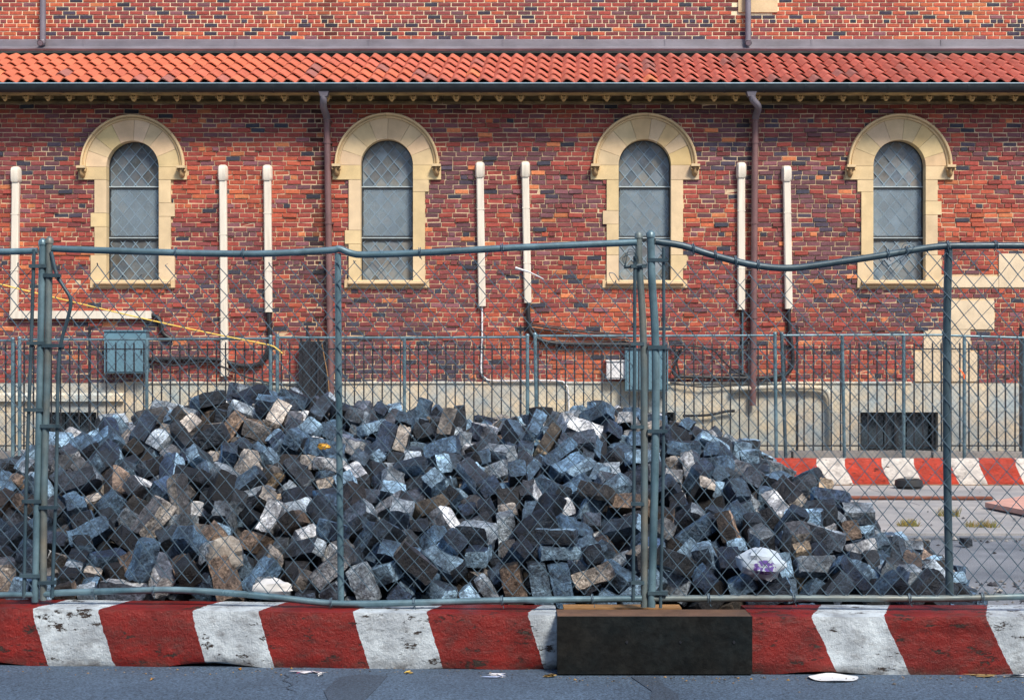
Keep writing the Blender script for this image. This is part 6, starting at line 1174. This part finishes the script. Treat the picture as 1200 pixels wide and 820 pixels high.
4, 574, 10382, 1081, 875, 410, 125, -227, 12, -3755, 10636, 655, 346, 928, 116, -76, 9, -929, 10610, 1045, 519, -356, 718, -297, 9, -3968, 10875, 531, 832, -205, -429, -285, 14, -1400, 10873, 1019, 175, 660, -226, -695,
3, 2150, 11744, 265, 646, -707, -251, -144]
BL = [(REST[i], Vector(REST[i+1:i+4])/1000, Quaternion([v/1000 for v in REST[i+4:i+8]]).normalized()) for i in range(0, len(REST), 8)]
def block_geo(dim, seed, cuts=4):
    rr = random.Random(seed); bm = bmesh.new(); bmesh.ops.create_cube(bm, size=1)
    for e in bm.verts: pass
    bmesh.ops.subdivide_edges(bm, edges=bm.edges[:], cuts=cuts, use_grid_fill=True)
    tones = [rr.choice((.12, .2, .4, .8, 1.1)) for _ in range(6)]
    for _ in range(rr.choice((1, 2, 3, 3))): tones[rr.randrange(6)] = rr.uniform(1.1, 1.9)
    sk = [rr.uniform(-.10, .10) for _ in range(6)]
    vs = []
    for v in bm.verts:
        x, y, z = v.co*2; near = sorted((abs(x), abs(y), abs(z)))
        if near[1] > .9: k = .955+rr.uniform(-.035, .02)
        else: k = 1
        if near[0] > .9: k = .93+rr.uniform(-.06, .03)
        x2, y2, z2 = x*k, y*k, z*k
        x2 += sk[0]*y*.5+sk[1]*z*.4; y2 += sk[2]*z*.5; z2 += sk[3]*x*.3
        p = Vector((x2*dim[0]*.49, y2*dim[1]*.455, z2*dim[2]*.46))
        q = p*9+Vector((seed*3.3, 0, seed)); p += Vector((noise.noise(q), noise.noise(q+Vector((5, 0, 0))), noise.noise(q+Vector((0, 9, 0)))))*.009
        q = p*26+Vector((0, seed, 0)); p += Vector((noise.noise(q), noise.noise(q+Vector((5, 0, 0))), noise.noise(q+Vector((0, 9, 0)))))*.0055
        p += Vector((rr.uniform(-1, 1), rr.uniform(-1, 1), rr.uniform(-1, 1)))*.0022
        vs.append(p)
    fs = []; fc = []
    cool = rr.uniform(.8, 1.0)
    for f in bm.faces:
        n_ = f.normal; a = max(range(3), key=lambda i: abs(n_[i])); side = a*2+(1 if n_[a] > 0 else 0); t_ = tones[side]*rr.uniform(.9, 1.1)
        fs.append(tuple(v.index for v in f.verts)); w_ = 1 if t_ > .7 else cool; fc.append((t_*w_*w_, t_*w_, t_*(2-w_)))
    bm.free(); return vs, fs, fc
geos = []; meshes = []
for vi, d in enumerate(DIM):
    for s_ in range(2):
        g_ = block_geo(d, vi*2+s_+1); m_ = MB(); m_.v = [tuple(p) for p in g_[0]]; m_.f = list(g_[1]); m_.c = list(g_[2])
        geos.append(g_); meshes.append(m_.mesh('granite_block', M['stone_block'], 32))
PAL = [('bluish charcoal', (.060, .115, .185), 22), ('near black', (.022, .036, .056), 12), ('slate grey', (.20, .245, .29), 24), ('steel blue', (.19, .31, .43), 18),
       ('brown stained', (.17, .125, .095), 6), ('warm grey', (.29, .265, .235), 11), ('pale grey', (.46, .49, .52), 13), ('tan', (.36, .28, .19), 3)]
bag_ = []
for i, (n_, c, w) in enumerate(PAL): bag_ += [i]*w
rb = random.Random(5); items = []
for i, (vi, p, q) in enumerate(BL):
    px, py = 600+p.x/p.y*F, YH-(p.z-H0)/p.y*F
    k = rb.choice(bag_)
    if px < 400 and rb.random() < .10: k = rb.choice((4, 5, 5))
    if px > 430 and rb.random() < .18: k = rb.choice((0, 3))
    c = [v*rb.uniform(.75, 1.3) for v in [1]]*1; f = rb.uniform(.75, 1.3); col = tuple(v*f for v in PAL[k][1])
    items.append((i, vi, p, q, k, col, px, py))
LAND = [(60, 'left of leftmost double post'), (190, 'right of leftmost double post'), (300, 'under the long cable cover'), (396, 'left of the middle post'), (500, 'right of the middle post'),
        (620, 'between middle post and gate posts'), (740, 'left of split gate posts'), (850, 'right of split gate posts'), (950, 'at the heap\'s right shoulder'), (9999, 'on the tapering right end')]
def zone(px, py):
    z_ = next(s for l, s in LAND if px < l)
    top_ = interp([(-60, 585), (0, 556), (75, 508), (120, 474), (260, 452), (520, 480), (785, 476), (900, 500), (960, 560), (1040, 626), (1130, 690)], px)
    f = (py-top_)/max(30, 700-top_); v = 'on the crest' if f < .14 else 'in the upper part' if f < .38 else 'at mid height' if f < .62 else 'in the lower part' if f < .86 else 'along the foot'
    return v, z_
named = [it for it in items[:300]]
groups_ = {}
for it in named: groups_.setdefault((it[4],)+zone(it[6], it[7]), []).append(it)
ORD = ['leftmost', 'second', 'third', 'fourth', 'fifth', 'sixth', 'seventh', 'eighth', 'ninth', 'tenth']
lab = {}
for (k, v, z_), L_ in groups_.items():
    L_.sort(key=lambda it: it[6]); n_ = PAL[k][0]
    for j, it in enumerate(L_):
        if len(L_) == 1: lab[it[0]] = f'{n_} granite block {v}, {z_}'
        elif j == 0: lab[it[0]] = f'leftmost {n_} block {v}, {z_}'
        elif j == len(L_)-1: lab[it[0]] = f'rightmost {n_} block {v}, {z_}'
        else: lab[it[0]] = f'{ORD[j]} {n_} block {v}, {z_}, from left'
for it in named:
    i, vi, p, q, k, col, px, py = it
    o = bpy.data.objects.new('granite_block', meshes[vi*2+i % 2]); link(o, None, p); o.rotation_mode = 'QUATERNION'; o.rotation_quaternion = q; o.color = (*col, 1)
    tag(o, lab[i], 'stone block', 'granite paving blocks heaped behind the fence')
st = MB()
for i, vi, p, q, k, col, px, py in items[300:]:
    vs, fs, fc = geos[vi*2+i % 2]; b0 = len(st.v); st.v += [tuple(q @ v+p) for v in vs]; st.f += [tuple(b0+a for a in f) for f in fs]; st.c += [tuple(c_[j]*col[j] for j in range(3)) for c_ in fc]
o = st.obj('granite_blocks', M['stone_block'], smooth=32, stuff=True); tag(o, 'smaller or half buried granite blocks filling the gaps of the heap', 'stone blocks', 'granite paving blocks heaped behind the fence')
# added earth core under the blocks, near black so the gaps read as shade
PXc = [-150, -60, 0, 30, 75, 120, 180, 260, 330, 400, 432, 470, 520, 560, 590, 640, 700, 785, 830, 880, 905, 935]; PYc = [640, 625, 600, 565, 540, 498, 486, 472, 484, 494, 486, 498, 506, 504, 510, 507, 503, 495, 513, 508, 520, 548]
XZ = [((a-600)/163., H0-(c-435)/163.) for a, c in zip(PXc, PYc)]+[(2.15, .36), (2.45, .08), (2.7, -.2)]
def Hs(x, y): h = interp(XZ, x); return min(h, .22+.44*(y-7.35), h-.45*max(0, y-10.6))
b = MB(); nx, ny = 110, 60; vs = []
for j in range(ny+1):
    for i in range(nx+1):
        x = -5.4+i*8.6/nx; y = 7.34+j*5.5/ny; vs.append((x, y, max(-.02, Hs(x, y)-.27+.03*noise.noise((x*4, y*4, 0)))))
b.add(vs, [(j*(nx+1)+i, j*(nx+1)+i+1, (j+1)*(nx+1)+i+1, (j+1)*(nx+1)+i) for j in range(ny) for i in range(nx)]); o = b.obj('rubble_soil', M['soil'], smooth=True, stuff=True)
tag(o, 'added soil core under the granite blocks, blackened to read as shade in the gaps', 'soil')

# ================================================================ ODDS AND ENDS
def lump(name, label, cat, c, r3, m_, seed, col=(1, 1, 1), n1=7, n2=10, wob=.18, group=None, parent=None):
    rr = random.Random(seed); b = MB(); vs = []
    for i in range(n1+1):
        th = math.pi*i/n1
        for j in range(n2):
            ph = 2*math.pi*j/n2; d = Vector((math.sin(th)*math.cos(ph), math.sin(th)*math.sin(ph), math.cos(th))); k = 1+wob*noise.noise(d*1.7+Vector((seed, 0, 0)))+wob*.6*noise.noise(d*4+Vector((seed, 0, 0)))
            vs.append((d.x*r3[0]*k, d.y*r3[1]*k, d.z*r3[2]*k))
    b.add(vs, [(i*n2+j, i*n2+(j+1) % n2, (i+1)*n2+(j+1) % n2, (i+1)*n2+j) for i in range(n1) for j in range(n2)], col)
    o = b.obj(name, m_, parent, smooth=35, loc=c)
    if parent is None: tag(o, label, cat, group)
    return o
M['palestone'] = mat('pale_granite', (.42, .40, .36), .8, scale=22, amount=.45, col2=(.22, .19, .16), scale2=9, amount2=.7, bump=.9, bscale=30, dist=.015, fine=(120, .25))
def surf(px, py, pull=.10):   # point just in front of the blocks seen at that photograph pixel
    y = 12.
    for vi, q_, r_ in BL:
        if abs(600+q_.x/q_.y*F-px) < 24 and abs(YH-(q_.z-H0)/q_.y*F-py) < 20: y = min(y, q_.y)
    y -= pull; return Vector((X(px, y), y, Z(py, y)))
p = surf(262, 650); lump('boulder', 'pale rounded cream stone with pitted face in the lower left heap', 'stone', p, (.105, .075, .095), M['palestone'], 3, n1=12, n2=16, wob=.3)
p = surf(318, 688); lump('boulder', 'small flat whitish stone at the foot, left of the middle post', 'stone', p, (.095, .06, .04), M['paper'], 4, (.9, .9, .88), n1=10, n2=14, wob=.4)
# white bag with a purple print
M['bag'] = mat('white_bag_plastic', (.50, .60, .70), .35, scale=5, amount=.1, col2=(.20, .12, .45), scale2=14, amount2=.0, bump=.35, bscale=14, dist=.02)
n, l, pr_ = nodes_of(M['bag'])
tc = n.new('ShaderNodeTexCoord'); mp = n.new('ShaderNodeMapping'); mp.inputs['Location'].default_value = (-.01, 0, -.0); l.new(tc.outputs['Object'], mp.inputs[0])
sp = n.new('ShaderNodeSeparateXYZ'); l.new(mp.outputs[0], sp.inputs[0])
def mth(op, a, c):
    q = n.new('ShaderNodeMath'); q.operation = op
    for i, v in enumerate((a, c)):
        if isinstance(v, (int, float)): q.inputs[i].default_value = v
        else: l.new(v, q.inputs[i])
    return q.outputs[0]
dd = mth('ADD', mth('POWER', mth('MULTIPLY', sp.outputs[0], 17.), 2.), mth('POWER', mth('MULTIPLY', mth('ADD', sp.outputs[2], .012), 26.), 2.))
t_ = n.new('ShaderNodeTexNoise'); t_.inputs['Scale'].default_value = 42; t_.inputs['Detail'].default_value = 3; l.new(tc.outputs['Object'], t_.inputs[0])
mk = mth('MULTIPLY', mth('LESS_THAN', dd, 1.), mth('GREATER_THAN', t_.outputs['Fac'], .47))
mx = n.new('ShaderNodeMix'); mx.data_type = 'RGBA'; src = pr_.inputs['Base Color'].links[0].from_socket; l.new(mk, mx.inputs[0]); l.new(src, mx.inputs[6]); mx.inputs[7].default_value = (.16, .10, .40, 1); l.new(mx.outputs[2], pr_.inputs['Base Color'])
p = surf(891, 660); lump('plastic_bag', 'crumpled white plastic bag with purple print, right of the gate posts', 'bag', p, (.112, .08, .076), M['bag'], 7, n1=13, n2=17, wob=.32)
M['gold'] = mat('gold_foil', (.50, .26, .03), .35, scale=20, amount=.35, bump=.6, bscale=60, dist=.01, metal=.5)
p = surf(380, 523); lump('wrapper', 'crumpled golden wrapper just left of the middle front post', 'litter', p, (.040, .022, .020), M['gold'], 9, wob=.8)
M['orangebrick'] = mat('orange_clay', (.55, .27, .12), .85, scale=12, amount=.2, bump=.5)
# a stray block and rubble on the open ground
for j, (px, py, s_, k, la) in enumerate([(1132, 641, .8, 1, 'small black block lying alone right of the thick dark front post'), (1123, 676, .8, 0, 'dark stone leaning low behind the foot of the thick dark front post'), (1100, 664, .7, 6, 'pale topped block just left of the thick dark front post'), (1062, 690, 1., 0, 'dark slab at the very foot of the right end of the heap')]):
    y = F*H0/(py-YH); x = X(px, y); o = bpy.data.objects.new('granite_block', meshes[(5*j+10) % 36]); link(o, None, (x, y, .045+.01*j)); o.scale = (s_*.8, s_*.8, s_*.8); o.rotation_euler = (.1, .05, j*1.3+.3); o.color = (*PAL[k][1], 1); tag(o, la, 'stone block')
gr = MB(); rg_ = random.Random(77)
def pebble(x, y, z, s, col):
    vs = [(x+s*a*rg_.uniform(.6, 1.2), y+s*c*rg_.uniform(.6, 1.2), z+s*.7*e*rg_.uniform(.6, 1.2)) for a, c, e in ((1, 0, 0), (-1, 0, 0), (0, 1, 0), (0, -1, 0), (0, 0, 1), (0, 0, -.3))]
    gr.add(vs, [(0, 2, 4), (2, 1, 4), (1, 3, 4), (3, 0, 4), (2, 0, 5), (1, 2, 5), (3, 1, 5), (0, 3, 5)], col)
for i in range(2600):
    u = rg_.random()
    if u < .55: y = rg_.uniform(7.4, 10); x = rg_.uniform(1.7, 4.6)
    elif u < .85: y = rg_.gauss(12.35, .12); x = rg_.uniform(-6, 7)
    else: y = rg_.uniform(10, 17.5); x = rg_.uniform(-9, 9)
    s = abs(rg_.gauss(0, .012))+.005; 
    if rg_.random() < .04: s *= 1.6
    if x > 2 and y < 9: s *= 1.25
    c = rg_.choice([(.10, .10, .11), (.2, .19, .18), (.05, .05, .06), (.4, .38, .35), (.03, .03, .035)]); pebble(x, y, (.048 if y > 12.6 else 0)+s*.2, s, c)
for i in range(500):
    x = rg_.uniform(-3, 3); y = (7.03 if x < .2 else 6.84)-abs(rg_.gauss(0, .10))-.02; s = abs(rg_.gauss(0, .0035))+.0015; pebble(x, y, .005+s*.2, s, rg_.choice([(.12, .11, .1), (.25, .23, .2), (.04, .04, .04), (.35, .22, .08)]))
o = gr.obj('loose_gravel', M['paper'], stuff=True); tag(o, 'loose gravel and crumbs scattered over the ground', 'gravel')
# grass tufts on the pavement edge
for px, py, la, w in ((1065, 617, 'low flat dry grass tuft left of the thick dark front post', .20), (1112, 605, 'tall green grass tuft just behind the thick dark front post', .22), (1151, 618, 'wide yellowish grass tuft right of the thick dark front post', .30)):
    y = F*H0/(py+5-YH); x0 = X(px, y); b = MB(); r_ = random.Random(px)
    for i in range(150):
        a = r_.uniform(0, 6.3); rr_ = w*.5*math.sqrt(r_.random()); bx, by = x0+rr_*math.cos(a), y+rr_*.5*math.sin(a); h = r_.uniform(.03, .11)*(1 if w < .29 and w > .21 else .8); lx, ly = r_.uniform(-.06, .06), r_.uniform(-.04, .04); g_ = r_.uniform(.6, 1.5)
        c = (g_*r_.uniform(.8, 1.6), g_, g_*.7); b.add([(bx-.003, by, .03), (bx+.003, by, .03), (bx+lx*.5+.002, by+ly*.5, .04+h*.6), (bx+lx, by+ly, .04+h), (bx+lx*.5-.002, by+ly*.5, .04+h*.6)], [(0, 1, 2, 4), (4, 2, 3)], c)
    tag(b.obj('grass_tuft', M['blade'], stuff=False), la, 'grass')
# kerb edge seam strip, rusty rod, pink board, round rubber base
b = MB(); b.box(-12, 14, 12.38, 12.53, -.1, .022); structure(b.obj('kerb_strip', M['lot']))
b = MB(); yr = 15.75; b.tube([(X(975, yr), yr+.05, .065), (X(1163, yr), yr, .065)], .022, 8); tag(b.obj('rusty_rod', M['rustrod'], smooth=60), 'long rusty metal rod lying on the pavement beyond the heap', 'rod')
M['pink'] = mat('pinkish_board', (.50, .28, .23), .85, scale=5, amount=.2, bump=.3)
b = MB(); y1, y2 = F*H0/(608-YH)*.985, F*H0/(589-YH)*.985; pts = [(X(1160, 14.6), 14.75), (X(1205, y1), y1-.3), (X(1290, y1), y1-.5), (X(1290, y2), y2), (X(1200, y2), y2-.05)]
b.add([(x, y, .11) for x, y in pts]+[(x, y, .06) for x, y in pts], [tuple(range(5)), tuple(range(5, 10))]+[(k, (k+1) % 5, 5+(k+1) % 5, 5+k) for k in range(5)]); tag(b.obj('board', M['pink']), 'pinkish board lying on the pavement at the right edge', 'board')
yb_ = 17.35; xb_ = X(1065, yb_); t = thing('rubber_base', 'round black rubber sign base against the far striped beam', 'sign base', (xb_, yb_, .045))
b = MB(); n_ = 24; prof_ = [(.14, .0), (.17, .03), (.165, .08), (.16, .10), (.12, .115)]; vs = [(xb_+r_*math.cos(2*math.pi*k/n_)*1.0, yb_+r_*math.sin(2*math.pi*k/n_), .045+z) for r_, z in prof_ for k in range(n_)]
b.add(vs, [(i*n_+k, i*n_+(k+1) % n_, (i+1)*n_+(k+1) % n_, (i+1)*n_+k) for i in range(len(prof_)-1) for k in range(n_)]+[tuple(range(4*n_, 5*n_))]); b.obj('base_ring', M['rubber'], t, smooth=40)
b = MB(); b.box(xb_-.05, xb_+.05, yb_-.03, yb_+.03, .155, .185); b.obj('socket', M['concrete'], t)
# brown spill of earth behind the left end of the far beam
b = MB(); vs = []
for j in range(9):
    for i in range(40): x = X(-60, 18.4)+i*.06; y = 18.0+j*.15; vs.append((x, y, .05+max(0, .28*math.sin(math.pi*j/8))*(.7+.5*noise.noise((x*2, y*2, 1)))))
b.add(vs, [(j*40+i, j*40+i+1, (j+1)*40+i+1, (j+1)*40+i) for j in range(8) for i in range(39)]); o = b.obj('earth_bank', M['dirt'], smooth=True); structure(o)
# litter along the foot of the beams
def flat(name, label, pts, z, m_, col, cat='litter', warp=.004):
    b = MB(); b.add([(x, y, z+rnd.uniform(-warp, warp)+warp) for x, y in pts], [tuple(range(len(pts)))], col); return tag(b.obj(name, m_), label, cat)
yp = 6.78; xp = X(976, yp); n_ = 22
b = MB(); b.add([(xp+.118*math.cos(2*math.pi*k/n_), yp-.01+.085*math.sin(2*math.pi*k/n_), .006+.006*math.cos(4*math.pi*k/n_)**2+.004) for k in range(n_)]+[(xp+.10*math.cos(2*math.pi*k/n_), yp-.01+.07*math.sin(2*math.pi*k/n_), .008) for k in range(n_)], [(k, (k+1) % n_, n_+(k+1) % n_, n_+k) for k in range(n_)]+[tuple(range(n_, 2*n_))], (.8, .84, .88))
tag(b.obj('paper_plate', M['paper'], smooth=True), 'white oval paper plate on the road below the right striped beam', 'plate')
def crumple(name, label, px, py, sx, sz, cols, seed, yy=None):
    r_ = random.Random(seed); y = yy or F*H0/(py-YH); x = X(px, y); b = MB()
    for k in range(9):
        a = [Vector((x+r_.uniform(-sx, sx), y+r_.uniform(-.03, .02), .006+r_.uniform(0, sz))) for _ in range(3)]
        d = (a[1]-a[0]); b.add([a[0], a[1], a[2], a[0]+(a[2]-a[1])*.6], [(0, 1, 2, 3)], r_.choice(cols))
    return tag(b.obj(name, M['paper']), label, 'litter')
crumple('paper_scrap', 'crumpled white and blue scrap under the long left beam near its right end', 582, 794, .05, .018, [(.9, .9, .9), (.4, .5, .75), (.85, .85, .9)], 1)
crumple('candy_wrapper', 'thin blue and pink wrapper on the road left of the tar patch', 357, 789, .07, .008, [(.12, .3, .7), (.8, .25, .4), (.8, .8, .85)], 2)
crumple('paper_scrap', 'small white scrap below the blue and pink wrapper', 376, 792, .018, .010, [(.9, .9, .9)], 3)
crumple('dry_leaves', 'dry brown leaves on the road just left of the black steel block', 646, 794, .03, .015, [(.35, .22, .07), (.5, .35, .12)], 4)
crumple('paper_scrap', 'white paper scrap on the road at the right edge', 1188, 793, .06, .012, [(.85, .87, .9), (.75, .8, .85)], 5)
crumple('dry_leaf', 'yellow leaf on the road near the second white stripe', 178, 797, .008, .008, [(.75, .4, .1)], 6)
crumple('dry_leaf', 'orange leaf on the road left of the blue and pink wrapper', 282, 785, .012, .008, [(.7, .35, .05)], 7)
crumple('dry_leaf', 'yellow leaf lying against the beam below its third white stripe', 478, 789, .03, .006, [(.7, .5, .1), (.6, .4, .1)], 8)
crumple('dry_leaves', 'brown leaves on the road right of the paper plate', 1150, 793, .06, .008, [(.35, .25, .1), (.5, .35, .15), (.2, .15, .1)], 9)
print('objects', len(bpy.data.objects), 'verts', sum(len(m.vertices) for m in bpy.data.meshes))
